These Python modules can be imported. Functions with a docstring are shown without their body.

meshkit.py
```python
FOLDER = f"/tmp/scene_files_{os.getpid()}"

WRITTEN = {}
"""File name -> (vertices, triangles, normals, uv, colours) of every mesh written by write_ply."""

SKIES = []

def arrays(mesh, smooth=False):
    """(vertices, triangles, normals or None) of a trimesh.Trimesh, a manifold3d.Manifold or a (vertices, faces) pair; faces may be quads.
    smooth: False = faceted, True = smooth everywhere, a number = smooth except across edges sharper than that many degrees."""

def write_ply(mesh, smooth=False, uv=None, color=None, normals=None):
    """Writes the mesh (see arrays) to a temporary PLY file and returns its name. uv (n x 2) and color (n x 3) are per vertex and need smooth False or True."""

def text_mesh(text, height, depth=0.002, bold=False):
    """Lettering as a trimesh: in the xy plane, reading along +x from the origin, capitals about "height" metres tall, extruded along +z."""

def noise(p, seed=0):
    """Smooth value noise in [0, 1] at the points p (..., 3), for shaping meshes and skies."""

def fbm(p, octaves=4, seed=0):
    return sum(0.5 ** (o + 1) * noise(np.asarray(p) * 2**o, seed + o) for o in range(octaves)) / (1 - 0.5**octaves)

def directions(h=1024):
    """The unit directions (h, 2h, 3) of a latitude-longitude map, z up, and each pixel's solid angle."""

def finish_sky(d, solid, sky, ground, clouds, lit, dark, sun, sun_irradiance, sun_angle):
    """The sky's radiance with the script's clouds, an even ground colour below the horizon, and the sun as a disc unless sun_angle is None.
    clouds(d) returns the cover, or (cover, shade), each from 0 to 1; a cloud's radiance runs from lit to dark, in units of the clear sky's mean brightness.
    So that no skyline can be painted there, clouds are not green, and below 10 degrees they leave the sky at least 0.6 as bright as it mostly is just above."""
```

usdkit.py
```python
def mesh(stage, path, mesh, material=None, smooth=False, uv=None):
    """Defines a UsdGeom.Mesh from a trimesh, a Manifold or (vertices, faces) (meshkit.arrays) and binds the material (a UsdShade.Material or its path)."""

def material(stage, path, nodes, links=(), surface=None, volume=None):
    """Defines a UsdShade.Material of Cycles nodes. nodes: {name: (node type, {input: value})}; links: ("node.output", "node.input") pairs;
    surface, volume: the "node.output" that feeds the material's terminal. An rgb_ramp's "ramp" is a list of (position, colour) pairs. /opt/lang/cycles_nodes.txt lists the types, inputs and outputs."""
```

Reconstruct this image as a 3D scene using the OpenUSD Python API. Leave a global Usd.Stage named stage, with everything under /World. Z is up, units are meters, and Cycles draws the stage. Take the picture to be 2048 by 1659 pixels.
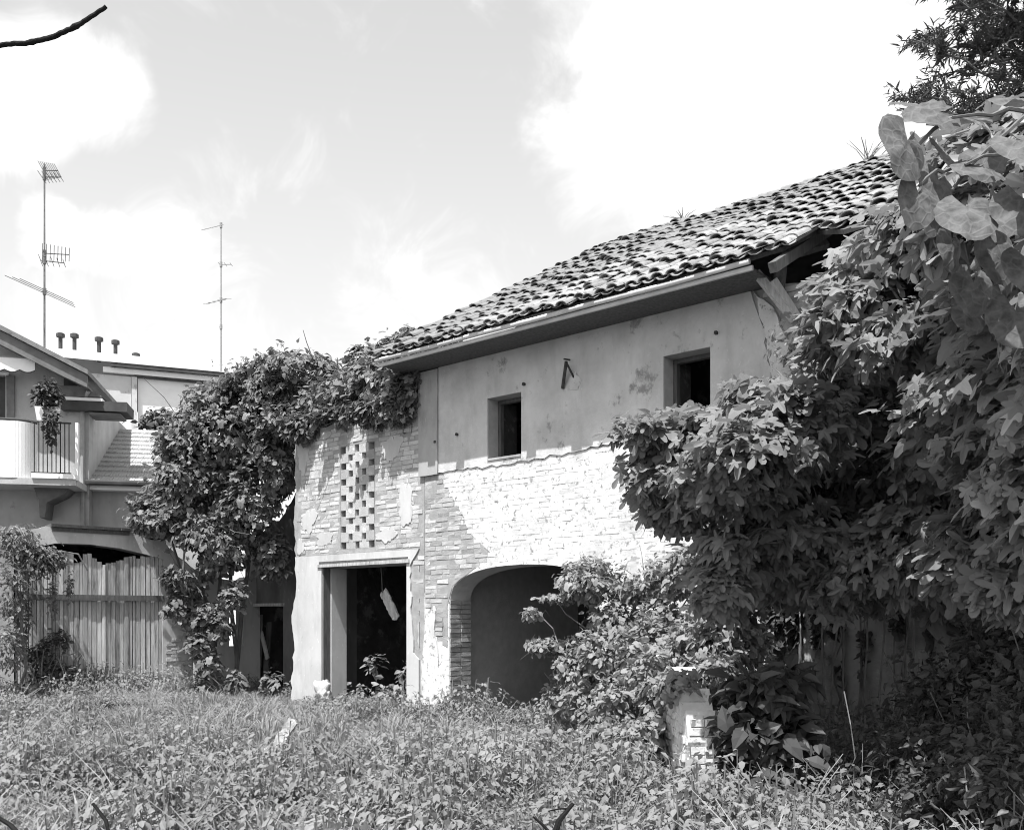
import math, random
import numpy as np, trimesh, usdkit, meshkit
from shapely.geometry import Polygon, box as sbox, LineString, Point
from shapely.ops import unary_union
from pxr import Usd, UsdGeom, UsdLux, UsdShade, Gf, Sdf, Vt

random.seed(7); R = np.random.default_rng(7)
stage = Usd.Stage.CreateInMemory()
UsdGeom.SetStageUpAxis(stage, 'Z'); UsdGeom.SetStageMetersPerUnit(stage, 1.0)
W = UsdGeom.Xform.Define(stage, '/World'); stage.SetDefaultPrim(W.GetPrim())
UsdGeom.Scope.Define(stage, '/World/Looks')

# ------------------------------------------------------------------ camera, sky, sun, exposure
EYE, F, CX, HY = 1.6, 1900.0, 1024.0, 1230.0            # eye height, focal length in photo pixels, axis, horizon row
cam = UsdGeom.Camera.Define(stage, '/World/camera')
cam.AddTranslateOp().Set((0, 0, EYE)); cam.AddRotateXOp().Set(90)
cam.CreateHorizontalApertureAttr(36.0); cam.CreateFocalLengthAttr(36.0 * F / 2048)
cam.CreateVerticalApertureOffsetAttr(36.0 * (HY - 829.5) / 2048)
cam.CreateClippingRangeAttr((0.05, 2000)); cam.CreateFStopAttr(0.0)
cam.CreateExposureAttr(0.78)

SUN_EL, SUN_XY = math.radians(65), (-0.5, -0.866)
SUN = np.array([SUN_XY[0] * math.cos(SUN_EL), SUN_XY[1] * math.cos(SUN_EL), math.sin(SUN_EL)]); SUN /= np.linalg.norm(SUN)
sun = UsdLux.DistantLight.Define(stage, '/World/sun')
sun.CreateIntensityAttr(1.25); sun.CreateAngleAttr(0.5); sun.CreateNormalizeAttr(True); sun.CreateColorAttr((1, 1, 1))
q = Gf.Rotation(Gf.Vec3d(0, 0, 1), Gf.Vec3d(*map(float, SUN))).GetQuat()
sun.AddOrientOp().Set(Gf.Quatf(q.GetReal(), *map(float, q.GetImaginary())))

def pixdir(px, py):
    d = np.array([(px - CX) / F, 1.0, (HY - py) / F]); return d / np.linalg.norm(d)
sky_nodes = {
    'sky': ('sky_texture', {'sky_type': 'single_scattering', 'sun_disc': False, 'sun_elevation': SUN_EL, 'sun_rotation': math.atan2(SUN[0], SUN[1]), 'altitude': 100.0, 'air_density': 1.0, 'aerosol_density': 2.0}),
    'bw': ('rgb_to_bw', {}), 'tc': ('texture_coordinate', {}),
    'n1': ('noise_texture', {'scale': 10.0, 'detail': 9.0, 'roughness': 0.62, 'distortion': 0.6}),
    'n2': ('noise_texture', {'scale': 9.0, 'detail': 6.0, 'roughness': 0.6}),
    'bg': ('background_shader', {'strength': 0.15})}
links = [('sky.color', 'bw.color'), ('tc.generated', 'n1.vector'), ('tc.generated', 'n2.vector')]
# cloud banks: directions with a cosine fall-off, broken up by noise
prev = None
banks = [((40, 190), (40, 40), .95), ((190, 190), (285, 140), .8), ((110, 150), (200, 70), .7), ((110, 470), (110, 395), .85), ((210, 490), (290, 500), .75), ((1700, -60), (1075, 60), 1.0), ((1560, 150), (1180, 250), .95), ((1330, 190), (1130, 200), .75), ((1900, 250), (1500, 330), .8), ((900, 640), (700, 560), .35), ((330, 660), (60, 640), .5)]
banks = [(c_, float(pixdir(*c_) @ pixdir(*e_)), a_) for c_, e_, a_ in banks]
for i, ((px, py), edge, amp) in enumerate(banks):
    d = pixdir(px, py)
    sky_nodes[f'dot{i}'] = ('vector_math', {'math_type': 'dot_product', 'vector2': tuple(d)})
    sky_nodes[f'map{i}'] = ('map_range', {'range_type': 'smoothstep', 'from_min': edge - (1 - edge) * 0.7, 'from_max': edge + (1 - edge) * 0.7, 'to_min': 0.0, 'to_max': amp, 'clamp': True})
    links += [('tc.generated', f'dot{i}.vector1'), (f'dot{i}.value', f'map{i}.value')]
    if prev is None: prev = f'map{i}.result'
    else:
        sky_nodes[f'max{i}'] = ('math', {'math_type': 'maximum'}); links += [(prev, f'max{i}.value1'), (f'map{i}.result', f'max{i}.value2')]; prev = f'max{i}.value'
sky_nodes.update({
    'wob': ('math', {'math_type': 'multiply_add', 'value2': 2.5, 'value3': -1.27}),      # noise around 0
    'sum': ('math', {'math_type': 'add'}),
    'cov': ('map_range', {'range_type': 'smoothstep', 'from_min': 0.05, 'from_max': 1.3, 'to_min': 0.0, 'to_max': 1.0, 'clamp': True}),
    'sep': ('separate_xyz', {}), 'front': ('map_range', {'from_min': -0.1, 'from_max': 0.35, 'to_min': 0.0, 'to_max': 0.0, 'clamp': True}),
    'sum2': ('math', {'math_type': 'add'}),
    'base': ('math', {'math_type': 'multiply', 'value2': 1.0}),
    'haze': ('map_range', {'range_type': 'smoothstep', 'from_min': 0.10, 'from_max': 0.62, 'to_min': 1.0, 'to_max': 0.0, 'clamp': True}),
    'low': ('mix_float', {'b': 4.55}), 'lowf': ('math', {'math_type': 'multiply', 'value2': 0.75}),
    'veil': ('math', {'math_type': 'maximum', 'value2': 2.72}),
    'mix': ('mix_float', {'b': 5.2})})
links += [('n1.fac', 'wob.value1'), (prev, 'sum.value1'), ('wob.value', 'sum.value2'), ('tc.generated', 'sep.vector'), ('sep.y', 'front.value'),
          ('sum.value', 'sum2.value1'), ('front.result', 'sum2.value2'), ('sum2.value', 'cov.value'),
          ('bw.val', 'base.value1'), ('base.value', 'veil.value1'), ('sep.z', 'haze.value'), ('haze.result', 'lowf.value1'), ('lowf.value', 'low.fac'), ('veil.value', 'low.a'),
          ('cov.result', 'mix.fac'), ('low.result', 'mix.a'), ('mix.result', 'bg.color')]
sky_mat = usdkit.material(stage, '/World/Looks/sky_air', sky_nodes, links, surface='bg.background')
sky = UsdLux.DomeLight.Define(stage, '/World/sky'); sky.CreateIntensityAttr(1.0)
UsdShade.MaterialBindingAPI.Apply(sky.GetPrim()).Bind(sky_mat)
sky.GetPrim().SetCustomDataByKey('kind', 'structure'); sky.GetPrim().SetCustomDataByKey('label', 'pale hazy sky with white clouds over the farmhouse')

# ------------------------------------------------------------------ helpers
used = {}
def numbered(parent, name):
    k = (parent, name); n = used.get(k, 0); used[k] = n + 1
    return f'{parent}/{name}' if n == 0 else f'{parent}/{name}_{n:03d}'
def path_of(parent): return '/World' if parent is None else str(parent.GetPath())
def tag(p, label=None, cat=None, group=None, kind=None):
    for k, v in (('label', label), ('category', cat), ('group', group), ('kind', kind)):
        if v: p.SetCustomDataByKey(k, v)
    return p
def thing(name, label, cat, loc=(0, 0, 0), rot=0.0, group=None, kind=None):
    x = UsdGeom.Xform.Define(stage, numbered('/World', name))
    x.AddTranslateOp().Set(tuple(map(float, loc)))
    if rot: x.AddRotateZOp().Set(float(rot))
    return tag(x.GetPrim(), label, cat, group, kind)
def obj(parent, name, mesh, m, smooth=False, **kw):
    p = usdkit.mesh(stage, numbered(path_of(parent), name), mesh, m, smooth).GetPrim()
    return tag(p, **kw)
def copy(src, loc, rot=0.0, label=None, group=None, scale=None):
    was = src.GetCustomData()
    x = UsdGeom.Xform.Define(stage, numbered('/World', src.GetName().split('_0')[0]))
    x.GetPrim().GetReferences().AddInternalReference(src.GetPath()); x.GetPrim().SetInstanceable(True)
    x.ClearXformOpOrder()
    x.AddTranslateOp(opSuffix='at').Set(tuple(map(float, loc))); x.AddRotateZOp(opSuffix='at').Set(float(rot))
    if scale: x.AddScaleOp(opSuffix='at').Set(tuple(scale))
    return tag(x.GetPrim(), label or was.get('label'), was.get('category'), group or was.get('group'))

class MB:
    """collects pieces into one mesh"""
    def __init__(s): s.v, s.f, s.n = [], [], 0
    def add(s, v, f):
        v = np.asarray(v, float); f = np.asarray(f, int)
        if f.shape[1] == 4: f = np.vstack([f[:, [0, 1, 2]], f[:, [0, 2, 3]]])
        s.v.append(v); s.f.append(f + s.n); s.n += len(v); return s
    def mesh(s, m): return s.add(m.vertices, m.faces)
    def box(s, x0, x1, y0, y1, z0, z1, jit=0.0):
        v = np.array([[x, y, z] for x in (x0, x1) for y in (y0, y1) for z in (z0, z1)], float)
        if jit: v += R.uniform(-jit, jit, v.shape)
        return s.add(v, BOXF)
    def bar(s, a, b, w, h, up=(0, 0, 1), w1=None, h1=None):
        a, b = np.asarray(a, float), np.asarray(b, float); d = (b - a) / np.linalg.norm(b - a)
        up = np.asarray(up, float); r = np.cross(d, up)
        if np.linalg.norm(r) < 1e-3: r = np.cross(d, (0, 1, 0))
        r /= np.linalg.norm(r); n = np.cross(r, d); w1, h1 = w1 or w, h1 or h
        v = [a + sx * r * w / 2 + sz * n * h / 2 for sx in (-1, 1) for sz in (-1, 1)] + [b + sx * r * w1 / 2 + sz * n * h1 / 2 for sx in (-1, 1) for sz in (-1, 1)]
        return s.add(v, [[0, 1, 3, 2], [4, 6, 7, 5], [0, 2, 6, 4], [1, 5, 7, 3], [0, 4, 5, 1], [2, 3, 7, 6]])
    def tube(s, pts, rad, n=7, cap=True):
        pts = np.asarray(pts, float); rad = np.broadcast_to(np.asarray(rad, float), (len(pts),))
        t = np.gradient(pts, axis=0); t /= np.linalg.norm(t, axis=1, keepdims=True) + 1e-9
        ref = np.array([0.13, 0.27, 1.0]); a = np.cross(t, ref)
        bad = np.linalg.norm(a, axis=1) < 0.15
        if bad.any(): a[bad] = np.cross(t[bad], (1, 0, 0.1))
        a /= np.linalg.norm(a, axis=1, keepdims=True); b = np.cross(t, a)
        th = np.linspace(0, 2 * np.pi, n, endpoint=False)
        v = (pts[:, None] + rad[:, None, None] * (np.cos(th)[None, :, None] * a[:, None] + np.sin(th)[None, :, None] * b[:, None])).reshape(-1, 3)
        f = [[i * n + k, i * n + (k + 1) % n, (i + 1) * n + (k + 1) % n, (i + 1) * n + k] for i in range(len(pts) - 1) for k in range(n)]
        s.add(v, f)
        if cap:
            for i in (0, len(pts) - 1):
                base = v[i * n:(i + 1) * n]; s.add(np.vstack([base, base.mean(0)]), [[k, (k + 1) % n, n] for k in range(n)])
        return s
    def out(s): return (np.vstack(s.v), np.vstack(s.f))
BOXF = np.array([[0, 1, 3, 2], [4, 6, 7, 5], [0, 4, 5, 1], [2, 3, 7, 6], [0, 2, 6, 4], [1, 5, 7, 3]])
def boxm(*a, jit=0.0): return MB().box(*a, jit=jit).out()
def plate(poly, t0, t1):
    """polygon in (u, z) extruded along t"""
    mb = MB()
    for g in getattr(poly, 'geoms', [poly]):
        if g.area < 1e-4: continue
        m = trimesh.creation.extrude_polygon(g, t1 - t0, engine='earcut')
        v = np.array(m.vertices); mb.add(np.stack([v[:, 0], v[:, 2] + t0, v[:, 1]], 1), np.array(m.faces)[:, ::-1])
    return mb.out()
def jag(pts, step=0.12, amp=0.03, seed=0):
    """a polyline with ragged intermediate points"""
    r = np.random.default_rng(seed); out = []
    for a, b in zip(pts[:-1], pts[1:]):
        a, b = np.array(a, float), np.array(b, float); n = max(1, int(np.linalg.norm(b - a) / step))
        for k in range(n):
            p = a + (b - a) * k / n
            out.append(tuple(p + (r.uniform(-amp, amp, 2) if k else 0)))
    return out + [tuple(pts[-1])]
class Frame:
    def __init__(s, x, y, ang, z=0.0): s.o, s.a, s.z0 = np.array([x, y], float), math.radians(ang), z; s.deg = ang
    def ax(s): return np.array([math.cos(s.a), math.sin(s.a)]), np.array([-math.sin(s.a), math.cos(s.a)])
    def solve(s, px, c=0.0):
        """local x on the plane y = c seen at column px, and its depth"""
        e1, e2 = s.ax(); k = (px - CX) / F; o = s.o + c * e2
        x = (k * o[1] - o[0]) / (e1[0] - k * e1[1]); return x, o[1] + x * e1[1]
    def xz(s, px, py, c=0.0):
        x, Y = s.solve(px, c); return x, EYE + (HY - py) / F * Y - s.z0
    def world(s, x, y, z):
        e1, e2 = s.ax(); p = s.o + x * e1 + y * e2; return np.array([p[0], p[1], z + s.z0])
    def thing(s, name, label, cat, **k): return thing(name, label, cat, (s.o[0], s.o[1], s.z0), s.deg, **k)
def at(px, py, Y): return np.array([(px - CX) / F * Y, Y, EYE + (HY - py) / F * Y])
def gz(x, y):
    x, y = np.asarray(x, float), np.asarray(y, float)
    s = np.clip((-x - 3.5) / 5.0, 0, 1); s = s * s * (3 - 2 * s)
    m = np.clip((y - 9) / 7, 0, 1)
    n = meshkit.noise(np.stack([x * 0.6, y * 0.6, x * 0], -1), 3) - 0.5
    return 0.16 * s * m + 0.15 * n - 0.05

# ------------------------------------------------------------------ materials (a black-and-white world: all greys)
def g3(v): return (v, v, v)
def mat(name, lo, hi, scale=6.0, detail=5.0, rough=0.9, bump=0.3, bscale=None, bdist=0.01, stretch=(1, 1, 1), stain=None, rnd=0.0, spec=0.2, island=False, streak=None):
    nodes = {'geo': ('geometry', {}), 'mp': ('mapping', {'scale': stretch}), 'n': ('noise_texture', {'scale': scale, 'detail': detail, 'roughness': 0.62}),
             'r': ('rgb_ramp', {'ramp': [(0.3, g3(lo)), (0.7, g3(hi))]}), 'nb': ('noise_texture', {'scale': bscale or scale * 5, 'detail': 5.0, 'roughness': 0.6}),
             'b': ('bump', {'strength': bump, 'distance': bdist}), 'p': ('principled_bsdf', {'roughness': rough, 'specular_ior_level': spec})}
    links = [('geo.position', 'mp.vector'), ('mp.vector', 'n.vector'), ('n.fac', 'r.fac'), ('mp.vector', 'nb.vector'), ('nb.fac', 'b.height'), ('b.normal', 'p.normal')]
    col = 'r.color'
    if stain:                                                # blotches of dirt / fallen paint: (scale, threshold, value)
        sc, th, val = stain
        nodes['s'] = ('noise_texture', {'scale': sc, 'detail': 8.0, 'roughness': 0.7}); nodes['sr'] = ('map_range', {'from_min': th - 0.03, 'from_max': th + 0.04, 'clamp': True})
        nodes['sm'] = ('mix_color', {'blend_type': 'mix', 'b': g3(val)}); links += [('mp.vector', 's.vector'), ('s.fac', 'sr.value'), ('sr.result', 'sm.fac'), (col, 'sm.a')]; col = 'sm.result'
    if streak:                                               # rain streaks and soot runs
        nodes['mk'] = ('mapping', {'scale': (3.5, 3.5, .8)}); nodes['k'] = ('noise_texture', {'scale': 1.0, 'detail': 8.0, 'roughness': 0.65}); nodes['kr'] = ('map_range', {'from_min': 0.50, 'from_max': 0.72, 'to_max': streak[0], 'clamp': True})
        nodes['km'] = ('mix_color', {'blend_type': 'mix', 'b': g3(streak[1])}); links += [('geo.position', 'mk.vector'), ('mk.vector', 'k.vector'), ('k.fac', 'kr.value'), ('kr.result', 'km.fac'), (col, 'km.a')]; col = 'km.result'
        nodes['c'] = ('noise_texture', {'scale': 14.0, 'detail': 8.0, 'roughness': 0.75}); nodes['cr'] = ('map_range', {'from_min': 0.60, 'from_max': 0.64, 'to_max': streak[2], 'clamp': True})
        nodes['cm'] = ('mix_color', {'blend_type': 'mix', 'b': g3(streak[3])}); links += [('mp.vector', 'c.vector'), ('c.fac', 'cr.value'), ('cr.result', 'cm.fac'), (col, 'cm.a')]; col = 'cm.result'
    if rnd:
        if island: src = 'geo.random_per_island'
        else: nodes['oi'] = ('object_info', {}); src = 'oi.random'
        nodes['rv'] = ('map_range', {'from_min': 0.0, 'from_max': 1.0, 'to_min': 1 - rnd, 'to_max': 1 + rnd})
        nodes['rm'] = ('vector_math', {'math_type': 'scale'}); links += [(src, 'rv.value'), (col, 'rm.vector1'), ('rv.result', 'rm.scale')]; col = 'rm.vector'
    links.append((col, 'p.base_color'))
    return usdkit.material(stage, f'/World/Looks/{name}', nodes, links, surface='p.BSDF')
def leafmat(name, lo, hi, trans=0.3, rough=0.55, spec=0.35, island=True):
    nodes = {'geo': ('geometry', {}), 'oi': ('object_info', {}), 'n': ('noise_texture', {'scale': 1.3, 'detail': 3.0}), 'a': ('math', {'math_type': 'add'}), 'h': ('math', {'math_type': 'multiply', 'value2': 0.5}),
             'r': ('rgb_ramp', {'ramp': [(0.15, g3(lo)), (0.5, g3((lo + hi) / 2)), (0.85, g3(hi))]}),
             'p': ('principled_bsdf', {'roughness': rough, 'specular_ior_level': spec}), 't': ('translucent_bsdf', {}), 'm': ('mix_closure', {'fac': trans})}
    links = [('geo.random_per_island' if island else 'oi.random', 'a.value1'), ('geo.position', 'n.vector'), ('n.fac', 'a.value2'), ('a.value', 'h.value1'), ('h.value', 'r.fac'),
             ('r.color', 'p.base_color'), ('r.color', 't.color'), ('p.BSDF', 'm.closure1'), ('t.BSDF', 'm.closure2')]
    return usdkit.material(stage, f'/World/Looks/{name}', nodes, links, surface='m.closure')
M = {}
M['plaster_high'] = mat('grey_plaster', 0.42, 0.64, 1.6, 10, bump=0.7, bscale=22, bdist=0.012, stretch=(1, 1, 0.8), stain=(2.4, 0.60, 0.26), streak=(.32, .22, .55, .62))
M['plaster_seam'] = mat('seam_plaster', 0.28, 0.40, 2.2, 6, bump=0.4, bscale=30, stretch=(1, 1, 0.5), streak=(.7, .12, .6, .45))
M['plaster_damp'] = mat('damp_plaster', 0.22, 0.42, 1.6, 8, bump=0.7, bscale=18, bdist=0.012, stain=(4, .6, .12), streak=(.6, .10, .5, .46))  # stained grey render, base tone darkened to deepen the fig shade
M['plaster_low'] = mat('pale_plaster', 0.40, 0.54, 1.4, 7, bump=0.4, bscale=22, bdist=0.006, stretch=(1, 1, 0.6), stain=(5, 0.66, 0.28), streak=(.5, .26, .6, .62))
M['whitewash'] = mat('whitewash', 0.46, 0.74, 2.6, 10, bump=0.5, bscale=45, bdist=0.007, stain=(13, 0.585, 0.24), streak=(.40, .34, .6, .36))
M['mortar'] = mat('lime_mortar', 0.36, 0.48, 7, 6, bump=0.6, bscale=60)
M['mortar_dark'] = mat('weathered_mortar', 0.24, 0.36, 7, 6, bump=0.6, bscale=60)
M['brick_a'] = mat('weathered_brick', 0.32, 0.44, 9, 6, bump=0.7, bscale=55, stain=(7, 0.62, 0.62), rnd=0.22)
M['brick_b'] = mat('weathered_brick_dark', 0.26, 0.36, 9, 6, bump=0.7, bscale=55, stain=(7, 0.64, 0.5), rnd=0.25)
M['brick_pale'] = mat('pale_limed_brick', 0.38, 0.52, 8, 6, bump=0.7, bscale=55, stain=(9, 0.66, 0.32), rnd=0.16)
M['brick_stuff'] = mat('weathered_brick_rest', 0.32, 0.46, 9, 6, bump=0.7, bscale=55, stain=(7, 0.62, 0.6), rnd=0.2, island=True)
M['inside'] = mat('sooty_inside', 0.03, 0.08, 2.5, 8, bump=0.9, bscale=12, bdist=0.02, stain=(3, .58, .14))  # near-black colour puts the darkness of the rooms into their walls
M['tile'] = mat('clay_tile', 0.19, 0.29, 7, 6, bump=0.5, bscale=45, stain=(6, 0.60, 0.13), rnd=0.24)
M['tile_rest'] = mat('clay_tile_rest', 0.19, 0.29, 7, 6, bump=0.5, bscale=45, stain=(6, 0.60, 0.13), rnd=0.24, island=True)
M['pan'] = mat('pan_tile_clay', 0.18, 0.26, 7, 5, bump=0.4)
M['wood_old'] = mat('grey_old_wood', 0.30, 0.54, 5, 8, bump=0.8, bscale=30, stretch=(6, 6, 0.4), rnd=0.3, stain=(3, .62, .12), streak=(.6, .10, .4, .5))
M['wood_dark'] = mat('dark_old_wood', 0.07, 0.14, 5, 6, bump=0.5, bscale=30, stretch=(5, 5, 0.8))
M['wood_pale'] = mat('pale_bare_wood', 0.36, 0.58, 6, 8, bump=0.7, bscale=35, stretch=(5, 5, 0.7), stain=(7, .6, .18))
M['shed'] = mat('sooty_render', 0.10, 0.22, 2.0, 7, bump=0.5, bscale=20, stretch=(1, 1, .5), stain=(4, .62, .3))  # wall colour darkened to stand in for shade under the creeper
M['fascia'] = mat('pale_fascia', 0.42, 0.58, 4, 5, bump=0.3, bscale=30)
M['gutter'] = mat('grey_gutter', 0.26, 0.38, 5, 5, bump=0.15)
M['charred'] = mat('black_twig', 0.006, 0.016, 15, 5, bump=0.5)
M['iron'] = mat('rusty_iron', 0.03, 0.07, 15, 5, rough=0.7, bump=0.3)
M['white_stone'] = mat('limewashed_stone', 0.40, 0.70, 6, 8, bump=0.9, bscale=22, bdist=0.02, stain=(9, .58, .2))
M['house_wall'] = mat('neighbour_render', 0.34, 0.48, 1.5, 8, bump=0.3, bscale=40, stain=(2, .62, .26), streak=(.4, .2, .3, .5))
M['house_white'] = mat('neighbour_white', 0.80, 0.88, 2, 5, bump=0.15, bscale=40)
M['house_dark'] = mat('neighbour_shadow_paint', 0.05, 0.09, 3, 4, bump=0.1)  # even dark colour of panes, caps, gutters and pipes
M['house_fascia'] = mat('neighbour_eave_board', 0.12, 0.20, 4, 5, bump=0.2)
M['far_wall'] = mat('far_render', 0.50, 0.60, 1.2, 6, bump=0.2, stain=(2.5, 0.6, 0.36))
M['far_roof'] = mat('far_roof', 0.34, 0.42, 2, 5, bump=0.2)
M['roof_pale'] = mat('pale_roof_tile', 0.36, 0.48, 5, 5, bump=0.4, rnd=0.25)
M['antenna'] = mat('antenna_metal', 0.12, 0.20, 20, 2, rough=0.5, bump=0.0)
M['antenna_far'] = mat('antenna_metal_far', 0.26, 0.34, 20, 2, rough=0.5, bump=0.0)
M['bark'] = mat('grey_bark', 0.08, 0.18, 9, 6, bump=0.8, bscale=30, stretch=(1, 1, 0.4))
M['stem'] = mat('plant_stem', 0.10, 0.20, 9, 4, bump=0.3)
M['soil'] = mat('dry_soil', 0.05, 0.13, 3, 8, bump=0.8, bscale=14, bdist=0.03)
M['fig'] = leafmat('fig_leaf', 0.18, 0.62, 0.36, rough=0.7, spec=0.2)
M['fig_single'] = leafmat('fig_leaf_single', 0.18, 0.60, 0.36, rough=0.7, spec=0.2, island=False)
def veined(name, lo, hi):
    nodes = {'geo': ('geometry', {}), 'tc': ('texture_coordinate', {}), 'n': ('noise_texture', {'scale': 22.0, 'detail': 8.0, 'roughness': 0.65}), 'r': ('rgb_ramp', {'ramp': [(.3, g3(lo)), (.7, g3(hi))]}),
             'v': ('voronoi_texture', {'feature': 'distance_to_edge', 'scale': 19.0}), 'vr': ('map_range', {'from_min': 0.0, 'from_max': .10, 'to_min': 1.0, 'to_max': 0.0, 'clamp': True}),
             'b': ('bump', {'strength': .35, 'distance': .003}), 'x': ('mix_color', {'blend_type': 'mix', 'b': g3(hi * 1.6)}), 'vs': ('math', {'math_type': 'multiply', 'value2': .22}), 'p': ('principled_bsdf', {'roughness': .7, 'specular_ior_level': .2}), 't': ('translucent_bsdf', {}), 'm': ('mix_closure', {'fac': .22})}
    links = [('geo.position', 'n.vector'), ('geo.position', 'v.vector'), ('n.fac', 'r.fac'), ('v.distance', 'vr.value'), ('vr.result', 'vs.value1'), ('vs.value', 'x.fac'), ('r.color', 'x.a'), ('vr.result', 'b.height'), ('b.normal', 'p.normal'), ('x.result', 'p.base_color'), ('r.color', 't.color'), ('p.BSDF', 'm.closure1'), ('t.BSDF', 'm.closure2')]
    return usdkit.material(stage, f'/World/Looks/{name}', nodes, links, surface='m.closure')
M['fig_near'] = veined('fig_leaf_veined', .06, .17); M['vine'] = leafmat('vine_leaf', 0.12, 0.44, 0.26)
M['vine_single'] = leafmat('vine_leaf_single', 0.12, 0.44, 0.26, island=False)
M['shrub'] = leafmat('shrub_leaf', 0.20, 0.52, 0.3)
M['shade_leaf'] = leafmat('shade_leaf', 0.05, 0.20, 0.2)  # low leaf tone paints in extra shade on ivy and undergrowth
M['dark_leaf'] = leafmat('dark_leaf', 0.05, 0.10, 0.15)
M['conifer'] = leafmat('tree_leaf', 0.06, 0.15, 0.2)
M['weed'] = leafmat('weed_leaf', 0.18, 0.56, 0.32, rough=0.7, spec=0.2)
M['dry'] = leafmat('dry_stalk', 0.22, 0.55, 0.1)
M['blade'] = leafmat('grass_blade', 0.24, 0.52, 0.3, rough=0.7, spec=0.2)

# ------------------------------------------------------------------ leaf machinery
OV = (np.array([[0, 0, 0], [-.30, .34, .07], [0, .40, 0], [.30, .34, .07], [-.21, .70, .02], [.21, .70, .02], [0, 1, -.10]]) - [0, .1, 0],
      np.array([[0, 2, 1], [0, 3, 2], [1, 2, 4], [2, 3, 5], [2, 6, 4], [2, 5, 6]]))
def palmate(lobes, depth, wob, spiky=False, seed=0):
    """a lobed leaf: fan round the blade's middle, drooping to the tips"""
    r = np.random.default_rng(seed); pts = [(0.0, 0.0)]
    ang = np.linspace(-118, 118, lobes); ln = np.array([0.62, 0.86, 1.0, 0.86, 0.62]) if lobes == 5 else np.array([0.8, 1.0, 0.8])
    c = np.array([0, 0.12])
    for k in range(lobes):
        a = math.radians(ang[k]); h = math.radians(236 / (lobes - 1) / 2)
        L = ln[k] * (1 + r.uniform(-wob, wob)) * 0.78
        for da, q in (((-0.42, 0.72), (-0.16, 0.96), (0.02, 1.0), (0.2, 0.94), (0.45, 0.70)) if spiky else ((-0.62, 0.74), (-0.36, 0.94), (0.0, 1.0), (0.36, 0.93), (0.62, 0.73))):
            pts.append((c[0] + L * q * math.sin(a + da * h * 1.2), c[1] + L * q * math.cos(a + da * h * 1.2)))
        if k < lobes - 1:
            a2 = math.radians((ang[k] + ang[k + 1]) / 2); pts.append((c[0] + depth * 0.5 * math.sin(a2), c[1] + depth * 0.5 * math.cos(a2)))
    P = np.array(pts); P[:, 0] *= 0.85
    d2 = ((P - c) ** 2).sum(1)
    z = -0.30 * d2 + 0.07 * np.abs(np.sin(np.arctan2(P[:, 0], P[:, 1] - 0.12) * 2.2)) * np.sqrt(d2)
    v = np.vstack([[c[0], c[1], 0.03], np.column_stack([P, z])]); n = len(P)
    return v, np.array([[0, 1 + k, 1 + (k + 1) % n] for k in range(n)])
OVB = (OV[0] * [.9, 1.0, 2.0], OV[1]); OVN = (OV[0] * [.62, 1.05, 2.6], OV[1])
FIGS = [palmate(5, 0.72, 0.16, seed=1), palmate(5, 0.78, 0.2, True, seed=3), OVN, palmate(5, 0.62, 0.2, True, seed=4), palmate(5, 0.55, 0.25, seed=2), palmate(3, 0.9, 0.2, True, seed=6)]
VINES = [palmate(3, 1.0, 0.12, seed=5), palmate(5, 1.0, 0.12, seed=6)]
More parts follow.
